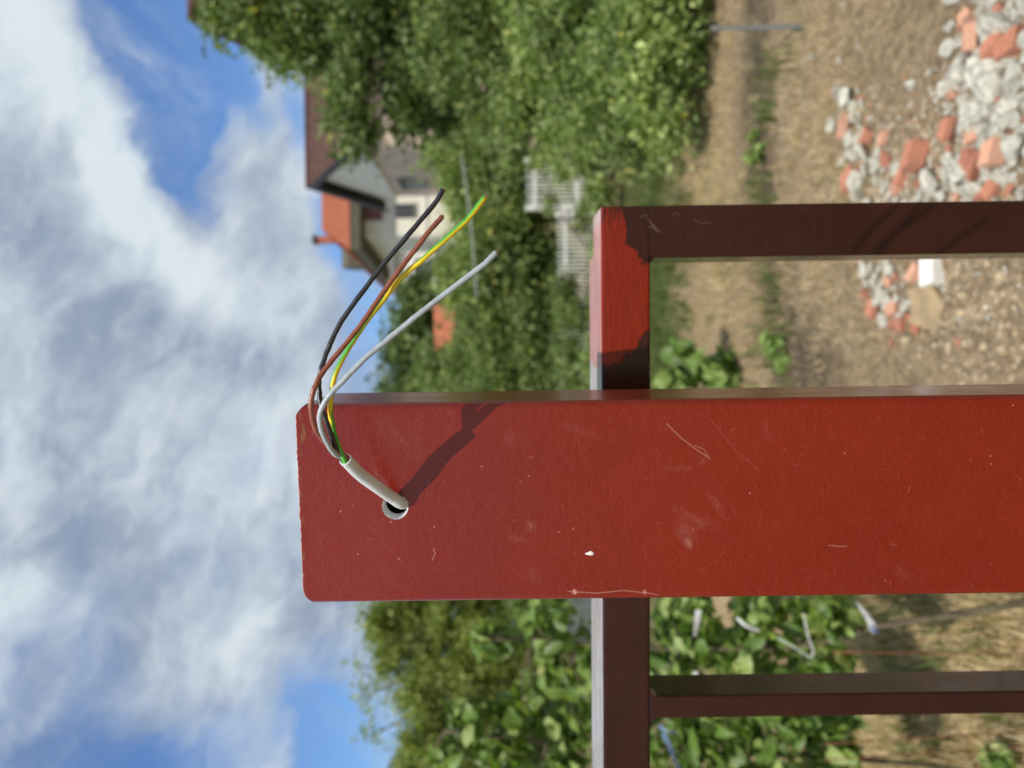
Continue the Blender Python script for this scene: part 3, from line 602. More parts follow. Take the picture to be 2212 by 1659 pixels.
big_brick = [  # px, py, size px, rotation about z, tilt, label
 (2113, 72, 70, 2.7, .5, 'orange ribbed brick piece near the picture\'s far right edge of the rubble'), (2158, 95, 56, 1.0, .4, 'ribbed orange brick piece wedged under pale stones beside the largest chunk'),
 (2195, 100, 60, .3, .2, 'orange brick piece lowest and farthest right in the rubble'), (2095, 35, 36, .5, .1, 'small orange brick corner at the top of the right heap'),
 (1992, 335, 66, 1.7, .3, 'lone ribbed orange brick lying on open dirt left of the big heap'), (2113, 352, 66, .6, -.3, 'dark ribbed brick fragment at the left end of the big heap'),
 (2160, 330, 60, 1.6, .2, 'pale orange tile shard standing next to the dark ribbed brick'), (2055, 278, 48, 1.4, .2, 'light orange brick shard on the heap\'s rear edge'),
 (1832, 268, 44, 2.2, .3, 'orange brick piece topmost on the farther small heap'), (1846, 385, 48, .9, .2, 'squarish orange brick piece close to the frame on the farther heap'),
 (1880, 295, 34, 1.4, .3, 'slim orange brick sliver right of the farther heap'), (1914, 300, 30, 1.6, .2, 'narrow orange sliver lying alone on the soil'),
 (1955, 385, 34, 1.1, .2, 'faded orange brick bit among pale stones near the frame upright'), (2150, 410, 44, .8, .1, 'pinkish brick piece beside the frame upright'),
 (1938, 668, 34, .4, .2, 'small orange brick piece inside the frame opening'), (1893, 665, 40, 1.5, .1, 'pale orange brick shard inside the frame opening'), (1985, 590, 40, 1.2, .3, 'brick fragment against the white block in the frame opening')]
occ = []
for k, (a, b, s, rz, ti, lab) in enumerate(big_brick):
    putrock(bricks[k % 8], a, b, s * 1.25, (ti, ti * .5, rz), 'brick_fragment', lab, 'brick', None, .28); occ.append((a, b, s * .5))
big_conc = [(2150, 165, 110, 'largest pale concrete chunk, in the middle of the right heap'), (2085, 150, 86, 'rounded pale stone chunk just behind the largest one'), (2170, 60, 74, 'long pale concrete chunk between two brick pieces in the right heap'),
 (2112, 240, 60, 'whitish pointed chunk below the two largest stones'), (2178, 238, 58, 'yellowish grey chunk at the lower middle of the big heap'), (2090, 372, 62, 'pale chunk at the left end of the big heap by the upright'),
 (2205, 320, 60, 'pale stone at the bottom left of the big heap'), (1838, 210, 56, 'elongated pale stone at the right end of the farther heap'), (1865, 400, 60, 'large pale lump on the farther heap by the frame'),
 (1870, 330, 54, 'pale lump in the middle of the farther heap'), (2020, 395, 58, 'flat pale stone between the two heaps'), (1975, 183, 30, 'small lone whitish stone on bare dirt right of the farther heap')]
for k, (a, b, s, lab) in enumerate(big_conc):
    putrock(conc[k % 14], a, b, s, None, 'rubble_chunk', lab, 'concrete chunk', None, .3); occ.append((a, b, s * .5))
GRP = 'small pieces of rubble in the heaps behind the frame'
SEEN = {}
LAND = [(2113, 72, 'the far right ribbed brick'), (2158, 95, 'the brick wedged by the largest chunk'), (2195, 100, 'the lowest far right brick'), (2095, 35, 'the topmost right brick corner'),
 (1992, 335, 'the lone ribbed brick'), (2113, 352, 'the dark ribbed brick'), (2160, 330, 'the pale orange tile shard'), (2055, 278, 'the light brick shard on the heap edge'), (1832, 268, 'the farther heap\'s topmost brick'),
 (1846, 385, 'the squarish brick by the frame'), (1880, 295, 'the slim brick sliver'), (1914, 300, 'the narrow lone sliver'), (1955, 385, 'the faded brick bit'), (2150, 410, 'the pinkish brick by the upright'),
 (1938, 668, 'the brick piece in the frame opening'), (1893, 665, 'the pale shard in the frame opening'), (1985, 590, 'the brick touching the white block'), (2026, 585, 'the bright white block'), (2022, 662, 'the tilted slab'),
 (2150, 165, 'the largest concrete chunk'), (2085, 150, 'the rounded pale chunk'), (2170, 60, 'the long chunk between bricks'), (2112, 240, 'the whitish pointed chunk'), (2178, 238, 'the yellowish grey chunk'),
 (2090, 372, 'the chunk at the heap\'s left end'), (2205, 320, 'the chunk at the heap\'s bottom left'), (1838, 210, 'the elongated pale stone'), (1865, 400, 'the large lump by the frame'), (1870, 330, 'the farther heap\'s middle lump'),
 (2020, 395, 'the flat stone between the heaps'), (1975, 183, 'the small lone whitish stone')]
def relabel(a, b, s, what):
    L = min(LAND, key=lambda q: (q[0] - a) ** 2 + (q[1] - b) ** 2); da, db = a - L[0], b - L[1]; far2 = math.hypot(da, db) > 55
    side = ('nearer than' if da > 0 else 'behind') if abs(da) > abs(db) else ('left of' if db > 0 else 'right of')
    size = 'tiny' if s < 17 else 'small' if s < 27 else 'middling' if s < 38 else 'larger'
    base = '%s %s %s%s %s' % (size, what, 'some way ' if far2 else 'just ', side, L[2]); SEEN.setdefault(base, []).append(1); k = len(SEEN[base])
    return base if k == 1 else '%s %s' % (['pointed', 'rounded', 'flat', 'dusty', 'split', 'jagged', 'stubby', 'narrow', 'chalky', 'tilted', 'crumbly', 'whitish', 'greyish', 'wedge shaped', 'half buried'][(k - 2) % 15], base)
def heap(n, D, wd, smin, smax, pb, where):
    c = 0; tr = 0
    while c < n and tr < 4000:
        tr += 1; k = rnd.randrange(len(D) - 1); t = rnd.random(); a = D[k][0] * (1 - t) + D[k + 1][0] * t + rnd.gauss(0, wd); b = D[k][1] * (1 - t) + D[k + 1][1] * t + rnd.gauss(0, wd * 1.3)
        s = rnd.uniform(smin, smax)
        if a > 2330 or any((a - o[0]) ** 2 + (b - o[1]) ** 2 < ((o[2] + s * .5) * .47) ** 2 for o in occ): continue
        occ.append((a, b, s * .5)); c += 1
        if rnd.random() < pb: putrock(rnd.choice(bricks), a, b, s * 1.1, None, 'brick_fragment', relabel(a, b, s, 'orange brick bit'), 'brick', 'small brick bits ' + where)
        else: putrock(rnd.choice(conc), a, b, s, None, 'rubble_chunk', relabel(a, b, s, 'pale mortar piece'), 'concrete chunk', 'mortar pieces ' + where)
heap(200, [(2190, -60), (2140, 120), (2155, 250), (2125, 420)], 36, 14, 46, .13, 'in the big heap at the far right')
heap(86, [(1825, 200), (1850, 300), (1900, 430), (1990, 420), (2080, 400)], 22, 12, 36, .14, 'in the smaller heap right of the frame upright')
heap(34, [(1890, 560), (1905, 640), (1950, 690)], 22, 14, 36, .25, 'in the patch of rubble inside the frame opening')
heap(26, [(1760, 100), (1950, 250), (2000, 620), (2150, 780)], 60, 8, 18, .2, 'lying loose on the bare dirt between the heaps')
heap(24, [(2260, -40), (2270, 300), (2240, 420)], 30, 24, 60, .2, 'along the nearest edge of the big heap')
q = GG(2026, 585); o = link('white_block', boxm('white_block', -.055, .055, -.035, .035, -.02, .04, .004), M_BLOCK, loc=Vector((q.x, q.y, q.z + .01))); o.rotation_euler = (.15, .1, .25); tag(o, 'bright white block on the dirt just inside the frame opening', 'block')
q = GG(2022, 662); bm = bmesh.new(); vb = [(-.085, -.05), (.02, -.075), (.09, -.01), (.055, .07), (-.07, .055)]
vt = [bm.verts.new((x, y, .012)) for x, y in vb]; vl = [bm.verts.new((x * 1.03, y * 1.03, -.02)) for x, y in vb]; bm.faces.new(vt); bm.faces.new(vl[::-1])
for k in range(5): bm.faces.new((vl[k], vl[(k + 1) % 5], vt[(k + 1) % 5], vt[k]))
M_SLAB = simple('dusty slab', (.30, .225, .135), .9, .2, 14, .4, .003, .2)
o = link('stone_slab', bmm('stone_slab', bm), M_SLAB, loc=Vector((q.x, q.y, q.z + .03))); o.rotation_euler = (.42, -.1, -.2); tag(o, 'flat five sided slab tilted out of the soil inside the frame opening', 'slab')

# ------------------------------------------------------------------ trees
M_BARK = simple('bark', (.13, .10, .075), .9, .3, 12, .8, .01, .2)
def leafset(C, size, pal, wts, up=.35):
    """C (n,3) leaf centres, folded pointed leaves of two triangles each"""
    n = len(C); nr_ = rng.normal(size=(n, 3)); nr_[:, 2] += up * 2; nr_[:, 1] -= .35; nr_ /= np.linalg.norm(nr_, axis=1)[:, None]
    t = rng.normal(size=(n, 3)); t[:, 2] -= .5; t -= nr_ * (t * nr_).sum(1)[:, None]; t /= np.linalg.norm(t, axis=1)[:, None]; b = np.cross(nr_, t)
    L = size * rng.uniform(.5, 1.0, (n, 1)) * rng.choice([1, 1.25, 1.8], (n, 1), p=[.55, .33, .12]); Wd = L * rng.uniform(.28, .42, (n, 1))
    V = np.zeros((n, 4, 3)); V[:, 0] = C - t * L * .5; V[:, 1] = C + b * Wd + nr_ * L * .12; V[:, 2] = C + t * L * .5 - nr_ * L * .08; V[:, 3] = C - b * Wd + nr_ * L * .12
    o = np.arange(n)[:, None] * 4; F = np.concatenate([o + [0, 1, 2], o + [0, 2, 3]], 0)
    c = np.array(pal)[rng.choice(len(pal), n, p=np.array(wts) / sum(wts))] * rng.uniform(.75, 1.25, (n, 1)); g_ = vnoise(C[:, 0] * 1.7 + C[:, 1], C[:, 2] * 1.9 + C[:, 1] * .7, 4, 41)[:, None]; c = c * (.62 + .78 * g_) * np.array([1.0, 1.0, 1.0]) + np.array([.05, .035, 0]) * np.clip(g_ - .55, 0, 1) * 2; c4 = np.ones((n, 4, 4)); c4[..., :3] = c[:, None]
    return V.reshape(-1, 3), F, c4.reshape(-1, 4)
def crown(blobs, n, clump, K):
    vol = np.array([(b[3] * b[2]) ** 2.2 for b in blobs]); vol /= vol.sum(); out = []
    for b, v in zip(blobs, vol):
        c = np.array(P(b[0], b[1], b[2])); R = b[3] * b[2] / FD; k = max(6, int(K * v)); dn_ = rng.normal(size=(k, 3)); dn_ /= np.linalg.norm(dn_, axis=1)[:, None]
        cen = c + dn_ * R * (rng.uniform(0, 1, (k, 1)) ** .45) * .93; nn = int(n * v / k) + 1; rad = clump * rng.uniform(.6, 1.4, (k, 1, 1))
        q = cen[:, None] + rng.normal(size=(k, nn, 3)) * rad * (1, 1, .7); out.append(q.reshape(-1, 3))
    q = np.concatenate(out); return q[q[:, 2] > .03]
def tree(name, label, cat, blobs, n, size, pal, wts, clump=.16, K=300, group=None, trunk_r=.09, base=None):
    cs = [P(b[0], b[1], b[2]) for b in blobs]; mid_ = sum(cs, Vector()) / len(cs); bs_ = Vector((mid_.x, mid_.y, 0)) if base is None else base; root = empty(name, bs_, label, cat, group)
    bs_ = bs_ + Vector((0, 0, -.05))
    top = Vector((mid_.x, mid_.y, max(.5, mid_.z))); fk = bs_.lerp(top, .55); bm = bmesh.new(); me = tubem('trunk', catmull([bs_, bs_.lerp(top, .3) + Vector((.05, .03, 0)), fk, top], 4), [trunk_r * (1 - .045 * i) for i in range(13)], 9); bm.from_mesh(me); bpy.data.meshes.remove(me)
    for c, b in zip(cs, blobs):
        if (c - fk).length < .3: continue
        mm = fk.lerp(c, .5) + Vector((rnd.uniform(-.1, .1), rnd.uniform(-.1, .1), .05)); me = tubem('limb', catmull([fk, mm, c], 4), [trunk_r * .5 * (1 - .1 * i) for i in range(9)], 6); bm.from_mesh(me); bpy.data.meshes.remove(me)
    link('trunk', bmm('trunk', bm), M_BARK, root)
    V, F, c = leafset(crown(blobs, n, clump, K), size, pal, wts); link('crown', fastmesh('crown', V, F, c), M_LEAF, root); return root
DK = [(0.084, 0.129, 0.038), (0.129, 0.187, 0.054), (0.193, 0.264, 0.084), (0.283, 0.347, 0.144), (0.49, 0.464, 0.084)]
MD = [(0.12, 0.169, 0.05), (0.161, 0.23, 0.066), (0.253, 0.334, 0.103), (0.365, 0.432, 0.169), (0.439, 0.406, 0.084)]
LM = [(0.147, 0.189, 0.041), (0.206, 0.255, 0.059), (0.265, 0.316, 0.077), (0.323, 0.367, 0.108), (0.412, 0.428, 0.117)]
tree('walnut_tree', 'tall dark green tree rising above the roofs at the far right', 'tree', [(500, 10, 9, 72), (560, 55, 9, 72), (560, -70, 9, 150), (640, 30, 9, 95), (620, 110, 9, 55), (680, 60, 9, 105), (735, 135, 9, 78), (765, 205, 8.8, 55), (735, 255, 8.8, 30), (790, 290, 8.8, 48), (850, 60, 9, 170), (900, -120, 9.5, 250), (930, 170, 9, 110), (870, 240, 9, 70), (720, -140, 9, 200)], 85000, .085, DK, [2.5, 4, 3, 1.2, .05], .13, 400, trunk_r=.14)
tree('bush', 'broad light green bush at the right below the tall tree', 'tree', [(1080, 60, 8, 190), (1150, 220, 8, 140), (1060, 270, 8.5, 100), (1250, 60, 7, 180), (1300, 210, 7, 140), (1410, 60, 5.9, 130), (1425, 190, 5.9, 100), (1460, -120, 5.8, 130), (1470, 120, 5.8, 60), (1450, 265, 6.0, 55), (1340, 300, 7.4, 60), (1430, 280, 7, 50), (1220, 290, 8.5, 70), (1150, -150, 7.5, 240)], 95000, .058, MD, [3, 4, 3, 1.6, .12], .11, 480)
tree('fruit_tree', 'green fruit tree with yellowing leaves left of the white fence gate', 'tree', [(1000, 340, 13.5, 82), (1030, 420, 13.5, 72), (1040, 500, 13.5, 80), (1090, 460, 13, 80), (1075, 570, 13, 95), (1010, 610, 13, 72), (1150, 560, 13.2, 80), (1120, 380, 13.4, 60)], 46000, .085, MD, [2.5, 3.5, 3, 1.4, .55], .17, 330, 'fruit trees behind the white picket fence')
tree('fruit_tree', 'dense green fruit tree immediately right of the red post', 'tree', [(1085, 700, 13, 100), (1130, 650, 13, 100), (1130, 780, 13, 135), (1020, 800, 13.5, 90), (1220, 700, 13, 90), (1230, 830, 13, 90), (960, 790, 14, 60), (1120, 900, 13, 110)], 55000, .085, MD, [3, 4, 3, 1.4, .15], .17, 360, 'fruit trees behind the white picket fence')
tree('conifer', 'dark evergreen mass standing beyond the fruit trees beside the houses', 'tree', [(885, 640, 28, 42), (900, 690, 28, 55), (880, 740, 28, 52), (905, 800, 28, 80), (930, 880, 28, 85), (970, 650, 28, 90), (1000, 760, 28, 110), (1040, 880, 28, 110), (865, 845, 28, 42)], 26000, .22, DK, [5, 4, 2, .4, 0], .33, 280)
tree('birch_tree', 'pale lime leaved tree with loose top left of the red post', 'tree', [(840, 1310, 11, 85), (870, 1370, 11, 95), (880, 1250, 11, 110), (910, 1450, 11, 110), (950, 1530, 11, 110), (930, 1330, 11, 130), (960, 1620, 11, 120), (1030, 1500, 11, 130), (1040, 1350, 11, 130), (960, 1150, 11.5, 120), (790, 1500, 11, 22), (770, 1440, 11, 12), (800, 1590, 11, 20), (1000, 1740, 11, 160)], 60000, .07, LM, [2.6, 4, 3.5, .9, .1], .13, 330)
tree('hedge_shrub', 'mid green shrub behind the low fence left of the post', 'shrub', [(1160, 1330, 13, 100), (1150, 1450, 13, 110), (1170, 1580, 13, 110), (1190, 1700, 13, 110), (1180, 1200, 13, 110), (1200, 1060, 13, 110)], 20000, .10, MD, [3, 4, 3, 1, .1], .16, 200)
tree('hedge_shrub', 'low shrub at the foot of the picket fence near the red patch', 'shrub', [(1158, 345, 11.4, 22), (1215, 372, 11.4, 20), (1190, 440, 11.4, 14), (1262, 470, 11.4, 22), (1225, 625, 11.4, 30), (1235, 690, 11.4, 40), (1225, 770, 11.4, 40), (1235, 850, 11.4, 40), (1262, 330, 11, 50), (1290, 430, 10.5, 34), (1300, 540, 10.5, 30), (1310, 660, 10.5, 40), (1300, 780, 10.5, 50)], 17000, .065, MD, [3, 4, 3, 1.5, .2], .09, 200, trunk_r=.03)
tree('hedge_shrub', 'far wide hedge closing the garden behind the houses', 'shrub', [(1060, k, 60, 60) for k in range(-500, 2300, 110)], 26000, .5, DK, [3, 4, 2, .5, 0], .9, 300, trunk_r=.2)

# ------------------------------------------------------------------ near plants with leaves one can pick apart
M_BIGLEAF, t_, b_ = material('broad leaf')
oi = t_.n('ShaderNodeObjectInfo').outputs['Random']; cr = t_.n('ShaderNodeValToRGB'); t_.put(cr.inputs[0], oi)
for k, (p_, c_) in enumerate([(0, (.085, .15, .026)), (.45, (.145, .25, .042)), (.8, (.23, .35, .075)), (1, (.38, .46, .16))]):
    e_ = cr.color_ramp.elements[k] if k < 2 else cr.color_ramp.elements.new(p_)
    e_.position = p_; e_.color = (*c_, 1)
cc = t_.mix(t_.ramp(t_.noise(t_.n('ShaderNodeTexCoord').outputs['Object'], 3, 4, .6), .3, .7), t_.mix(1.0, cr.outputs[0], (.8, .8, .8), 'MULTIPLY'), cr.outputs[0])
t_.put(b_.inputs['Base Color'], cc); b_.inputs['Roughness'].default_value = .5; b_.inputs['Specular IOR Level'].default_value = .5
tr = t_.n('ShaderNodeBsdfTranslucent'); t_.put(tr.inputs[0], t_.mix(1.0, cc, (1.4, 1.6, .6), 'MULTIPLY')); mx = t_.n('ShaderNodeMixShader'); mx.inputs[0].default_value = .3
t_.put(mx.inputs[1], b_.outputs[0]); t_.put(mx.inputs[2], tr.outputs[0]); t_.put(t_.t.nodes['Material Output'].inputs[0], mx.outputs[0])
def leafmesh(seed):
    rr = random.Random(seed); o = [(0, -.5), (.22, -.46), (.40, -.22), (.44, .05), (.30, .33), (.10, .50), (0, .62), (-.10, .50), (-.30, .33), (-.44, .05), (-.40, -.22), (-.22, -.46)]
    nw = rr.uniform(.62, 1.0); cu = rr.uniform(.15, .75); sd = rr.uniform(-.3, .3); fo = rr.uniform(.1, .7); vs = [(x * nw * rr.uniform(.86, 1.1), y * rr.uniform(.93, 1.05), fo * abs(x) - cu * y * y + sd * x * y + rr.uniform(-.04, .04)) for x, y in o]; mids = [(0, -.2, -.02), (0, .2, -.03)]
    vs += mids; a, b = 12, 13; fs = [(0, 1, a), (1, 2, a), (2, 3, a), (3, b, a), (3, 4, b), (4, 5, b), (5, 6, b), (6, 7, b), (7, 8, b), (8, 9, b), (9, a, b), (9, 10, a), (10, 11, a), (11, 0, a)]
    me = pym('leaf', vs, fs, True); me.materials.append(M_BIGLEAF); return me
LEAVES = [leafmesh(k) for k in range(14)]
NEAR = [(.075, .130, .024), (.120, .200, .036), (.18, .27, .055), (.27, .35, .10), (.38, .40, .14)]
M_STEM = simple('green brown stem', (.12, .10, .06), .8, .3, 30, .4, .002, .2)
def put_leaf(parent, base, p, size, rr):
    o = bpy.data.objects.new('leaf', rr.choice(LEAVES)); COL.objects.link(o); o.parent = parent; o.location = p - base
    n = Vector((rr.gauss(0, .7), rr.gauss(-.55, .6), rr.gauss(.7, .5))).normalized(); q = n.to_track_quat('Z', 'Y'); o.rotation_mode = 'QUATERNION'
    o.rotation_quaternion = q @ Matrix.Rotation(rr.uniform(0, 6.28), 3, 'Z').to_quaternion(); s = size * rr.uniform(.65, 1.3); o.scale = (s, s * rr.uniform(.9, 1.15), s)
def sapling(name, label, base_px, base_py, z, stem_pts, regions, nleaf, size, seed, stem_r=.010):
    rr = random.Random(seed); base = P(base_px, base_py, z); base.z = gz(base.x, base.y); root = empty(name, base, label, 'sapling'); bm = bmesh.new()
    pts = [base - Vector((0, 0, .03))] + [P(*q) for q in stem_pts]; cp = catmull(pts, 6); me = tubem('s', cp, [stem_r * (1 - .55 * i / len(cp)) for i in range(len(cp))], 9, jitter=.06, rdm=rr); bm.from_mesh(me)
    tw = []
    for (a, b, zz, r, wt) in regions:
        c = P(a, b, zz); j = min(cp, key=lambda q: (q - c).length)
        for _ in range(3):
            e = c + Vector((rr.gauss(0, 1), rr.gauss(0, 1), rr.gauss(0, 1))) * r * zz / FD * .5; me = tubem('t', catmull([j, j.lerp(e, .5) + Vector((0, 0, .02)), e], 5), [.0045 * (1 - .06 * i) for i in range(11)], 5); bm.from_mesh(me); tw.append((j, e))
    link('stem', bmm('stem', bm), M_STEM, root); inner = []
    tot = sum(q[4] for q in regions)
    for (a, b, zz, r, wt) in regions:
        c = P(a, b, zz); R = r * zz / FD
        for _ in range(int(nleaf * wt / tot)):
            v = Vector((rr.gauss(0, 1), rr.gauss(0, 1), rr.gauss(0, 1))).normalized() * R * rr.random() ** .4; put_leaf(root, base, c + v, size, rr)
            for _k in range(3): inner.append(tuple(c + FW * .05 + Vector((rr.gauss(0, 1), rr.gauss(0, 1), rr.gauss(0, 1))).normalized() * R * 1.05 * rr.random() ** .4))
    V, F, c4 = leafset(np.array(inner), size * .95, NEAR, [2, 3, 3, 2, .4], .5); link('inner_foliage', fastmesh('inner_foliage', V, F, c4), M_LEAF, root, kind='stuff')
    return root
# young trees left of the post
sapling('fruit_sapling', 'young leafy tree with white ties on its leaning stem, seen right beside the post', 2212, 1300, 2.25, [(2212, 1303, 2.25), (2050, 1330, 2.3), (1893, 1354, 2.35), (1760, 1390, 2.45), (1600, 1400, 2.5), (1400, 1400, 2.55), (1150, 1380, 2.6), (1020, 1385, 2.6)],
        [(1800, 1330, 2.4, 70, 1.0), (1770, 1420, 2.5, 70, 1.1), (1660, 1340, 2.5, 75, 1.0), (1620, 1430, 2.5, 75, 1.1), (1490, 1370, 2.55, 80, 1.2), (1460, 1450, 2.6, 70, .9), (1330, 1400, 2.6, 80, 1.0), (1180, 1350, 2.6, 65, .7), (1060, 1385, 2.6, 42, .55), (1220, 1440, 2.6, 60, .6), (1150, 1500, 2.65, 45, .35)], 290, .062, 5, .0125)
sapling('fruit_sapling', 'second young leafy tree at the left edge, beyond the outer frame bar', 2230, 1690, 2.6, [(2050, 1660, 2.6), (1850, 1640, 2.6), (1600, 1620, 2.65), (1400, 1610, 2.7), (1150, 1600, 2.7), (960, 1580, 2.7)],
        [(1800, 1600, 2.6, 75, 1.2), (1790, 1690, 2.6, 80, 1.1), (1680, 1560, 2.6, 70, 1.1), (1650, 1650, 2.6, 80, 1.2), (1520, 1590, 2.65, 80, 1.3), (1500, 1680, 2.65, 80, 1.1), (1380, 1620, 2.7, 80, 1.1), (1240, 1590, 2.7, 70, .9), (1110, 1560, 2.7, 55, .7), (1010, 1560, 2.7, 45, .5), (1080, 1640, 2.7, 60, .8), (1200, 1680, 2.7, 70, .8), (960, 1640, 2.75, 40, .4)], 295, .068, 6, .011)
sapling('fruit_sapling', 'third leafy young tree half hidden behind the red post', 1850, 1500, 3.6, [(1600, 1480, 3.6), (1400, 1470, 3.6), (1200, 1470, 3.6)],
        [(1700, 1500, 3.6, 80, 1), (1560, 1440, 3.6, 90, 1), (1550, 1560, 3.6, 90, 1), (1430, 1500, 3.6, 80, 1), (1300, 1480, 3.6, 80, 1), (1650, 1320, 3.7, 60, .7), (1480, 1310, 3.7, 60, .7)], 270, .085, 7)
def weed(label, px, py, regs, n, size, seed):
    rr = random.Random(seed); base = GG(px, py); zz = (base - CAM).dot(FW); root = empty('broadleaf_weed', base, label, 'plant'); bm = bmesh.new()
    for (a, b, r) in regs:
        c = P(a, b, zz + rr.uniform(-.2, .2)); me = tubem('s', catmull([base - Vector((0, 0, .02)), base.lerp(c, .5) + Vector((0, 0, .04)), c], 5), .005, 5); bm.from_mesh(me)
        for _ in range(n // len(regs)):
            v = Vector((rr.gauss(0, 1), rr.gauss(0, 1), rr.gauss(0, .8))).normalized() * r * zz / FD * rr.random() ** .5; p_ = c + v; p_.z = max(p_.z, base.z + .02); put_leaf(root, base, p_, size, rr)
    link('stem', bmm('stem', bm), M_STEM, root)
weed('bright broad leaved weed inside the frame opening beside the post', 1590, 800, [(1470, 760, 34), (1500, 800, 40), (1560, 790, 34), (1450, 820, 30), (1560, 825, 34)], 150, .115, 9)
weed('small dark leafy weed on the soil in the middle of the frame opening', 1700, 740, [(1670, 740, 22), (1690, 780, 22)], 50, .07, 10)
weed('low green weed on dry soil close to the right frame upright', 1650, 330, [(1630, 330, 22), (1640, 290, 20)], 44, .06, 12)
weed('green weed clump on the straw at the lower left corner', 2170, 1640, [(2150, 1640, 30)], 40, .04, 13)

# ------------------------------------------------------------------ ties, wires, stakes
M_TIE = simple('white plastic tie', (.72, .73, .74), .5, .05, 60, .1); M_BLUE = simple('blue plastic', (.17, .25, .46), .45, .1, 40, .1); M_RUST = simple('rusty iron', (.22, .095, .045), .85, .35, 90, .4, .001, .2); M_GAL = simple('weathered grey metal', (.22, .23, .215), .6, .2, 40, .3, .001, .4)
def ribbon(name, pts, wd, mat, label, cat, th=.0012, tw=0.0):
    cp = catmull(pts, 6); vs = []; fs = []; n = len(cp)
    for i, p_ in enumerate(cp):
        T = (cp[min(i + 1, n - 1)] - cp[max(i - 1, 0)]).normalized(); s = T.cross(FW).normalized(); s = (s * math.cos(tw * i) + FW * math.sin(tw * i)).normalized(); nn = T.cross(s)
        for a, b in ((1, 1), (-1, 1), (-1, -1), (1, -1)): vs.append(p_ + s * a * wd / 2 + nn * b * th / 2)
    for i in range(n - 1):
        for k in range(4): fs.append((i * 4 + k, i * 4 + (k + 1) % 4, i * 4 + 4 + (k + 1) % 4, i * 4 + 4 + k))
    fs += [(3, 2, 1, 0), tuple((n - 1) * 4 + k for k in range(4))]
    return tag(link(name, pym(name, vs, fs, False), mat), label, cat)
zt = 2.28
ribbon('plastic_tie', [P(1508, 1318, zt), P(1506, 1345, zt), P(1502, 1375, zt + .02)], .017, M_TIE, 'short broad white plastic strip hanging in the leaves near the top of the frame opening', 'plastic strip', tw=.06)
ribbon('plastic_tie', [P(1592, 1335, zt), P(1612, 1352, zt - .01), P(1640, 1363, zt)], .008, M_TIE, 'narrow white tie slanting through the sapling leaves', 'plastic strip')
ribbon('plastic_tie', [P(1505, 1452, zt + .05), P(1495, 1468, zt + .05), P(1512, 1480, zt + .05)], .011, M_TIE, 'small curled white tie against the first frame bar', 'plastic strip')
tag(link('twine', tubem('twine', catmull([P(1736, 1325, zt), P(1745, 1370, zt - .02), P(1757, 1408, zt), P(1748, 1418, zt), P(1715, 1398, zt - .01), P(1680, 1378, zt)], 6), .0020, 6), M_TIE), 'white twine bent into a V across the sapling', 'twine')
bm = bmesh.new()
for k in range(6):
    me = tubem('t', catmull([P(1850 + k * 5, 1300 + k * 5, zt), P(1868 + k * 4, 1330 + k * 3, zt - .03), P(1880 + k * 3, 1360 + (k % 3) * 5, zt)], 5), .0013, 5); bm.from_mesh(me)
tag(link('twine_bundle', bmm('twine_bundle', bm), M_TIE), 'bundle of frayed whitish strings tied round the leaning stem', 'twine')
ribbon('plastic_tie', [P(1884, 1352, zt - .02), P(1888, 1362, zt - .03), P(1898, 1362, zt - .02)], .012, M_BLUE, 'small blue tie round the leaning stem', 'plastic strip')
ribbon('plastic_bag', [P(1432, 1585, 2.5), P(1446, 1610, 2.48), P(1462, 1650, 2.5), P(1478, 1680, 2.5)], .013, M_BLUE, 'torn blue plastic sheet strip caught in the leaves at the left edge', 'plastic strip', tw=.05)
ribbon('plastic_bag', [P(1424, 1568, 2.5), P(1440, 1580, 2.48), P(1462, 1582, 2.5)], .008, M_BLUE, 'small blue plastic scrap above the longer blue strip', 'plastic strip')
for (a, b, lab) in (((1800, 1409, 2.1), (2260, 1413, 2.1), 'thin rusty rod standing nearest to the first frame bar'), ((1780, 1608, 2.3), (2330, 1572, 2.3), 'thin rusty rod, middle one of the three'), ((1780, 1642, 2.3), (2330, 1606, 2.3), 'thin rusty rod at the far left corner')):
    p1, p2 = P(*a), P(*b); p2 = p1.lerp(p2, (p1.z + .05) / (p1.z - p2.z))
    tag(link('rusty_rod', tubem('rusty_rod', [p1.lerp(p2, k / 10) for k in range(11)], .0021, 6), M_RUST), lab, 'rod')
q = GG(1735, 57); zz = (q - CAM).dot(FW); tp = P(1537, 56, zz)
bmr = boxm('stake', -.010, .010, -.010, .010, -.1, tp.z - q.z, .003); o = link('garden_stake', bmr, M_GAL, loc=q); o.rotation_euler = (0, -.01, .5); tag(o, 'thin grey stake standing in the dry soil at the far right', 'stake')
a = P(996, 330, 11.6); b = P(1030, 640, 11.9)
tag(link('washing_line', tubem('washing_line', [a.lerp(b, k / 12) - Vector((0, 0, .03 * math.sin(math.pi * k / 12))) for k in range(13)], .010, 6), simple('pale grey line', (.42, .46, .45), .5, .1, 10, .1)), 'thin pale line strung level through the fruit tree', 'line')

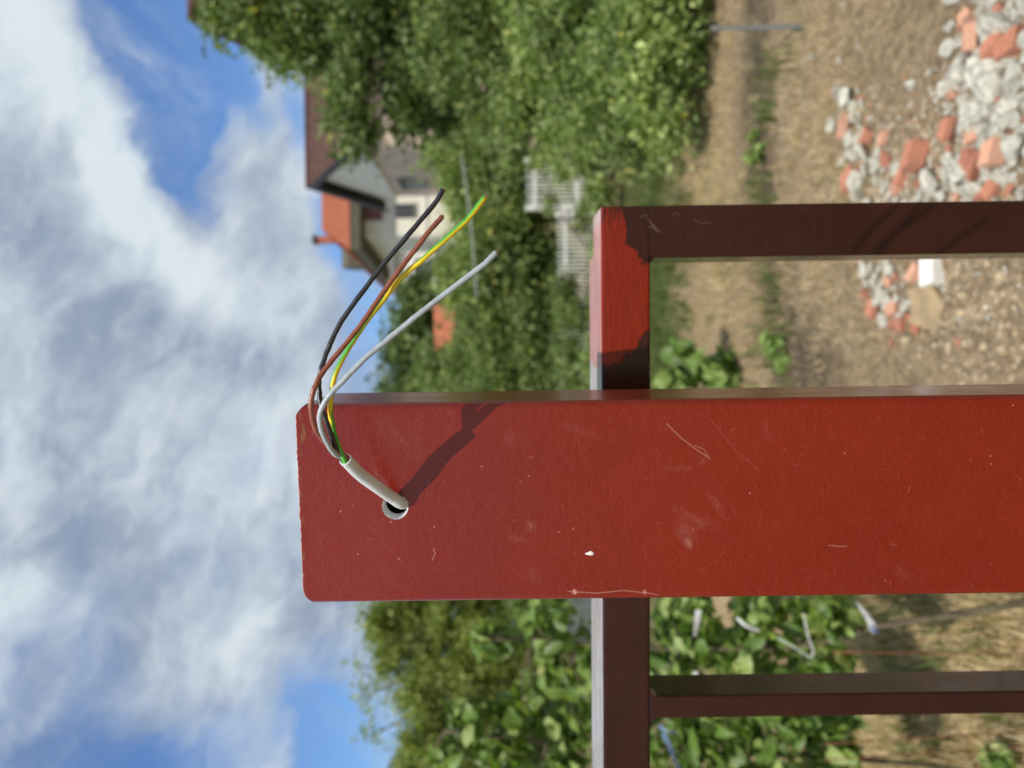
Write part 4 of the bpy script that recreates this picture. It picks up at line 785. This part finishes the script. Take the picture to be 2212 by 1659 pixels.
# ------------------------------------------------------------------ white picket fence and taller gate
M_PICK = simple('weathered white paint', (.74, .75, .72), .6, .15, 20, .2)
def pick_run(name, label, cat, py0, py1, z, topz, bot, wd, gap, group=None):
    a = P(1150, py0, z); b = P(1150, py1, z); a.z = b.z = 0; root = empty(name, a.lerp(b, .5), label, cat); L = (b - a).length; dr = (b - a).normalized(); ang = math.atan2(dr.y, dr.x); c = root.location
    me = boxm('picket', -wd / 2, wd / 2, -.010, .010, bot, topz, .004, 1); me.materials.append(M_PICK); n = int(L / gap)
    for k in range(n):
        o = bpy.data.objects.new('picket', me); COL.objects.link(o); o.parent = root; o.location = a + dr * (k + .5) * gap - c + Vector((0, 0, rnd.uniform(-.006, .006))); o.rotation_euler = (0, rnd.uniform(-.01, .01), ang)
    for zz in (bot + .12, topz - .13):
        o = link('rail', boxm('rail', -L / 2, L / 2, .013, .04, zz - .025, zz + .025, .003, 1), M_PICK, root, c); o.rotation_euler = (0, 0, ang); o.location = (0, 0, 0)
    for s in (-1, 1):
        o = link('fence_post', boxm('fence_post', -.04, .04, .043, .12, -.05, topz + .02, .004, 1), M_PICK, root, c); o.rotation_euler = (0, 0, ang); o.location = dr * s * (L / 2 - .04)
pick_run('picket_fence', 'low white picket fence in front of the trees right of the red post', 'fence', 850, 456, 12.2, .80, .06, .023, .066)
pick_run('picket_gate', 'taller white slatted gate at the right end of the low fence', 'gate', 452, 338, 12.1, 1.28, .36, .023, .064)
pick_run('picket_fence', 'low pale fence panel seen left of the red post through the leaves', 'fence', 1500, 1290, 12.2, .72, .05, .044, .060)

# ------------------------------------------------------------------ houses
M_BTILE = simple('brown roof tile', (.185, .105, .090), .75, .18, 3, .3, .01, .3); M_OTILE = simple('orange roof tile', (.40, .135, .070), .8, .18, 3, .3, .01, .3)
M_PLW = simple('white plaster', (.78, .76, .70), .9, .06, 2, .15, .01, .2); M_PLB = simple('pinkish rough plaster', (.62, .50, .42), .92, .14, 2.5, .5, .02, .2); M_PLC = simple('cream plaster', (.76, .73, .61), .9, .06, 1.5, .15, .01, .2)
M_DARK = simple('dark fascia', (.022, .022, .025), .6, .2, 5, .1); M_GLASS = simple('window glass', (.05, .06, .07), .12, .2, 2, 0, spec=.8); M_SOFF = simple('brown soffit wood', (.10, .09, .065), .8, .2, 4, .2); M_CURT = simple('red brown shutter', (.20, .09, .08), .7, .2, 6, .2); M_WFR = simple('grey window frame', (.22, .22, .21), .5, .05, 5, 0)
def CL(x, h, z): return CAM + RT * x + FW * z + UP * h          # metres: right, above eye, away
def quadslab(name, corners, th, mat, parent, nrm=None):
    a, b, c, e = corners; n = (b - a).cross(e - a).normalized(); vs = [a, b, c, e] + [v - n * th for v in (a, b, c, e)]
    me = pym(name, vs, [(0, 1, 2, 3), (7, 6, 5, 4), (0, 4, 5, 1), (1, 5, 6, 2), (2, 6, 7, 3), (3, 7, 4, 0)]); return link(name, me, mat, parent)
def prism(name, poly, vec, mat, parent):
    n = len(poly); vs = list(poly) + [v + vec for v in poly]; fs = [tuple(range(n)), tuple(range(2 * n - 1, n - 1, -1))] + [(i, n + i, n + (i + 1) % n, (i + 1) % n) for i in range(n)]
    me = pym(name, vs, fs); bm = bmesh.new(); bm.from_mesh(me); bmesh.ops.recalc_face_normals(bm, faces=list(bm.faces)); bm.to_mesh(me); bm.free(); return link(name, me, mat, parent)
def courses(parent, A, B, C, D, n, mat, th=.05):
    """overlapping tile courses from eave line A-B up to ridge line D-C, one part each"""
    nrm = (B - A).cross(D - A).normalized()
    if nrm.z < 0: nrm = -nrm
    for k in range(n):
        t0, t1 = k / n, (k + 1.12) / n; t1 = min(t1, 1)
        a, b = A.lerp(D, t0), B.lerp(C, t0); c, e = B.lerp(C, t1), A.lerp(D, t1); up0 = nrm * th; vs = [a + up0, b + up0, c + nrm * .012, e + nrm * .012, a, b, c, e]
        link('tile_course', pym('tile_course', vs, [(0, 1, 2, 3), (0, 4, 5, 1), (1, 5, 6, 2), (2, 6, 7, 3), (3, 7, 4, 0), (7, 6, 5, 4)]), mat, parent)
def window(parent, x0, x1, h0, h1, z, pane=None, axis='x', bars=2):
    """window on a wall facing the camera (axis x) or facing left (axis z)"""
    pt = (lambda u, h, o: CL(u, h, z - o)) if axis == 'x' else (lambda u, h, o: CL(z - o, h, u))
    def bx(u0, u1, a0, a1, o0, o1, mat, nm, par):
        vs = [pt(u, h, o) for o in (o0, o1) for (u, h) in ((u0, a0), (u1, a0), (u1, a1), (u0, a1))]
        me = pym(nm, vs, [(0, 1, 2, 3), (7, 6, 5, 4), (0, 4, 5, 1), (1, 5, 6, 2), (2, 6, 7, 3), (3, 7, 4, 0)]); bm = bmesh.new(); bm.from_mesh(me); bmesh.ops.recalc_face_normals(bm, faces=list(bm.faces)); bm.to_mesh(me); bm.free(); return link(nm, me, mat, par)
    wn = bx(x0, x1, h0, h1, .01, .05, pane or M_GLASS, 'window', parent); f = .07
    for (a, b, c, e) in ((x0 - f, x1 + f, h1, h1 + f), (x0 - f, x1 + f, h0 - f, h0), (x0 - f, x0, h0, h1), (x1, x1 + f, h0, h1)): bx(a, b, c, e, .005, .11, M_WFR, 'frame', wn)
    for k in range(1, bars): u = x0 + (x1 - x0) * k / bars; bx(u - .025, u + .025, h0 + .002, h1 - .002, .052, .08, M_WFR, 'glazing_bar', wn)
# house with the brown gable roof
hA = empty('brown_roof_house', CL(14, -CAMH, 34.5), 'house with brown tiled gable roof and deep dark eaves behind the tall tree', 'house')
xe, xw, xr2 = 8.95, 9.40, 24.0; zn, zr, zf_ = 29.7, 34.5, 39.2; he, hr = 6.42, 9.02
courses(hA, CL(xe, he, zn), CL(xr2, he, zn), CL(xr2, hr, zr), CL(xe, hr, zr), 12, M_BTILE, .10)
courses(hA, CL(xe, he, zf_), CL(xr2, he, zf_), CL(xr2, hr, zr), CL(xe, hr, zr), 16, M_BTILE)
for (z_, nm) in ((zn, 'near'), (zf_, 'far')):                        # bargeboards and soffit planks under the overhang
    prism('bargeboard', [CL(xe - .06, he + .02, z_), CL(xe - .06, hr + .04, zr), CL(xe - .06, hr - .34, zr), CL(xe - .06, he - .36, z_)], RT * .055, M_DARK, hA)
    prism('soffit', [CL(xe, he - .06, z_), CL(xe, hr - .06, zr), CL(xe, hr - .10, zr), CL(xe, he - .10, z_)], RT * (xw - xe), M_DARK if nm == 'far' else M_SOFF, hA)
prism('ridge_cap', [CL(xe - .03, hr + .09, zr - .14), CL(xe - .03, hr + .15, zr), CL(xe - .03, hr + .09, zr + .14), CL(xe - .03, hr - .02, zr)], RT * (xr2 - xe), M_BTILE, hA)
prism('gutter', [CL(xe, he - .08, zn - .13), CL(xe, he + .02, zn - .13), CL(xe, he + .02, zn - .01), CL(xe, he - .08, zn - .01)], RT * (xr2 - xe), M_DARK, hA)
prism('gable', [CL(xw, he - .75, zn + .6), CL(xw, he - .1, zn + .6), CL(xw, hr - .38, zr), CL(xw, he - .1, zf_ - .5), CL(xw, he - .75, zf_ - .5)], RT * 14, M_PLW, hA)
prism('wall', [CL(xw + .12, -CAMH, zn + .7), CL(xw + .12, he - .75, zn + .7), CL(xw + .12, he - .75, zf_ - .6), CL(xw + .12, -CAMH, zf_ - .6)], RT * 13.8, M_PLB, hA)
window(hA, 35.2, 37.0, 3.9, 5.1, xw + .12, None, 'z'); window(hA, 10.8, 12.6, 3.4, 4.9, zn + .7)
# house with orange hipped roof
hB = empty('orange_roof_house', CL(12, -CAMH, 52), 'cream house with orange hipped roof and brick chimney behind the brown roof', 'house')
zc0 = 45.0; def_x = 8.0; e0 = CL(8.0, 9.35, 45); e1_ = CL(20, 9.35, 45); e2_ = CL(20.3, 9.35, 60); e3_ = CL(7.15, 9.35, 60); r0 = CL(10.35, 12.35, 50.6); r1 = CL(17, 12.35, 50.6); r2 = CL(10.2, 12.35, 54.5); 
courses(hB, e0, e1_, r1, r0, 14, M_OTILE, .07); courses(hB, e3_, e0, r0, r2, 14, M_OTILE, .07); courses(hB, e2_, e3_, r2, CL(17, 12.35, 54.5), 14, M_OTILE, .07); courses(hB, e1_, e2_, CL(17, 12.35, 54.5), r1, 14, M_OTILE, .07)
quadslab('roof_cap', [r0 + UP * .03, r1 + UP * .03, CL(17, 12.38, 54.5), r2 + UP * .03], .06, M_OTILE, hB)
prism('eaves', [e0 - UP * .02, e1_ - UP * .02, e2_ - UP * .02, e3_ - UP * .02], -UP * .55, M_SOFF, hB)
prism('wall', [CL(9.0, -CAMH, 46.2), CL(19.2, -CAMH, 46.2), CL(19.3, -CAMH, 59), CL(8.15, -CAMH, 59)], UP * (9.35 - .6 + CAMH), M_PLC, hB)
for t in (0, 1):
    window(hB, 10.1 + t * 3.2, 10.85 + t * 3.2, 5.75, 6.85, 46.2); window(hB, 10.0 + t * 3.2, 10.8 + t * 3.2, 7.7, 8.75, 46.2, M_CURT, bars=1)
chim = prism('chimney', [CL(9.45, 11.2, 50.3), CL(9.85, 11.2, 50.3), CL(9.85, 11.2, 50.9), CL(9.45, 11.2, 50.9)], UP * 1.5, M_OTILE, hB)
prism('chimney_cap', [CL(9.38, 12.72, 50.2), CL(9.92, 12.72, 50.2), CL(9.92, 12.72, 51.0), CL(9.38, 12.72, 51.0)], UP * .22, M_DARK, chim)
prism('dormer', [CL(7.9, 9.6, 50.5), CL(7.9, 10.7, 50.5), CL(7.9, 11.3, 51.5), CL(7.9, 10.7, 52.5), CL(7.9, 9.6, 52.5)], RT * 1.6, M_SOFF, hB)
prism('plaster_band', [CL(8.97, 5.0, 46.17), CL(19.2, 5.0, 46.17), CL(19.2, 5.0, 46.14), CL(8.97, 5.0, 46.14)], UP * .18, M_PLW, hB)
# low annex and small orange hut between the trees
hC = empty('garden_hut', CL(1.9, -CAMH, 25), 'small hut whose orange tiled roof shows between the treetops', 'hut')
courses(hC, CL(1.15, 1.75, 23.8), CL(2.6, 1.75, 23.8), CL(2.6, 2.50, 25.0), CL(1.15, 2.50, 25.0), 6, M_OTILE, .04); courses(hC, CL(1.15, 1.75, 26.2), CL(2.6, 1.75, 26.2), CL(2.6, 2.50, 25.0), CL(1.15, 2.50, 25.0), 6, M_OTILE, .04)
prism('wall', [CL(1.25, -CAMH, 24.0), CL(1.25, 1.7, 24.0), CL(1.25, 2.4, 25.0), CL(1.25, 1.7, 26.0), CL(1.25, -CAMH, 26.0)], RT * 1.25, M_PLC, hC)
hD = empty('annex', CL(5.6, -CAMH, 43), 'low white annex with a grey flat roof left of the orange roofed house', 'annex')
prism('wall', [CL(5.2, -CAMH, 41.5), CL(7.2, -CAMH, 41.5), CL(7.2, -CAMH, 46), CL(5.2, -CAMH, 46)], UP * (6.2 + CAMH), M_PLW, hD)
prism('roof', [CL(5.0, 6.22, 41.2), CL(7.4, 6.22, 41.2), CL(7.4, 6.22, 46.2), CL(5.0, 6.22, 46.2)], UP * .25, M_GAL, hD); window(hD, 5.9, 6.7, 3.9, 5.1, 41.5)
hE = empty('neighbour_house', CL(13.4, -CAMH, 22), 'brown walled house hidden behind the tall tree with only one corner showing', 'house')
prism('wall', [CL(11.8, -CAMH, 20.4), CL(19, -CAMH, 20.4), CL(19, -CAMH, 27), CL(11.8, -CAMH, 27)], UP * (7.75 + CAMH), M_PLB, hE)
courses(hE, CL(11.35, 7.8, 20.0), CL(19.4, 7.8, 20.0), CL(19.4, 9.86, 23.7), CL(11.35, 9.86, 23.7), 10, M_BTILE); courses(hE, CL(11.35, 7.8, 27.4), CL(19.4, 7.8, 27.4), CL(19.4, 9.86, 23.7), CL(11.35, 9.86, 23.7), 10, M_BTILE)
prism('gable', [CL(11.82, 7.78, 20.6), CL(11.82, 9.7, 23.7), CL(11.82, 7.78, 26.9)], RT * 7, M_PLB, hE)
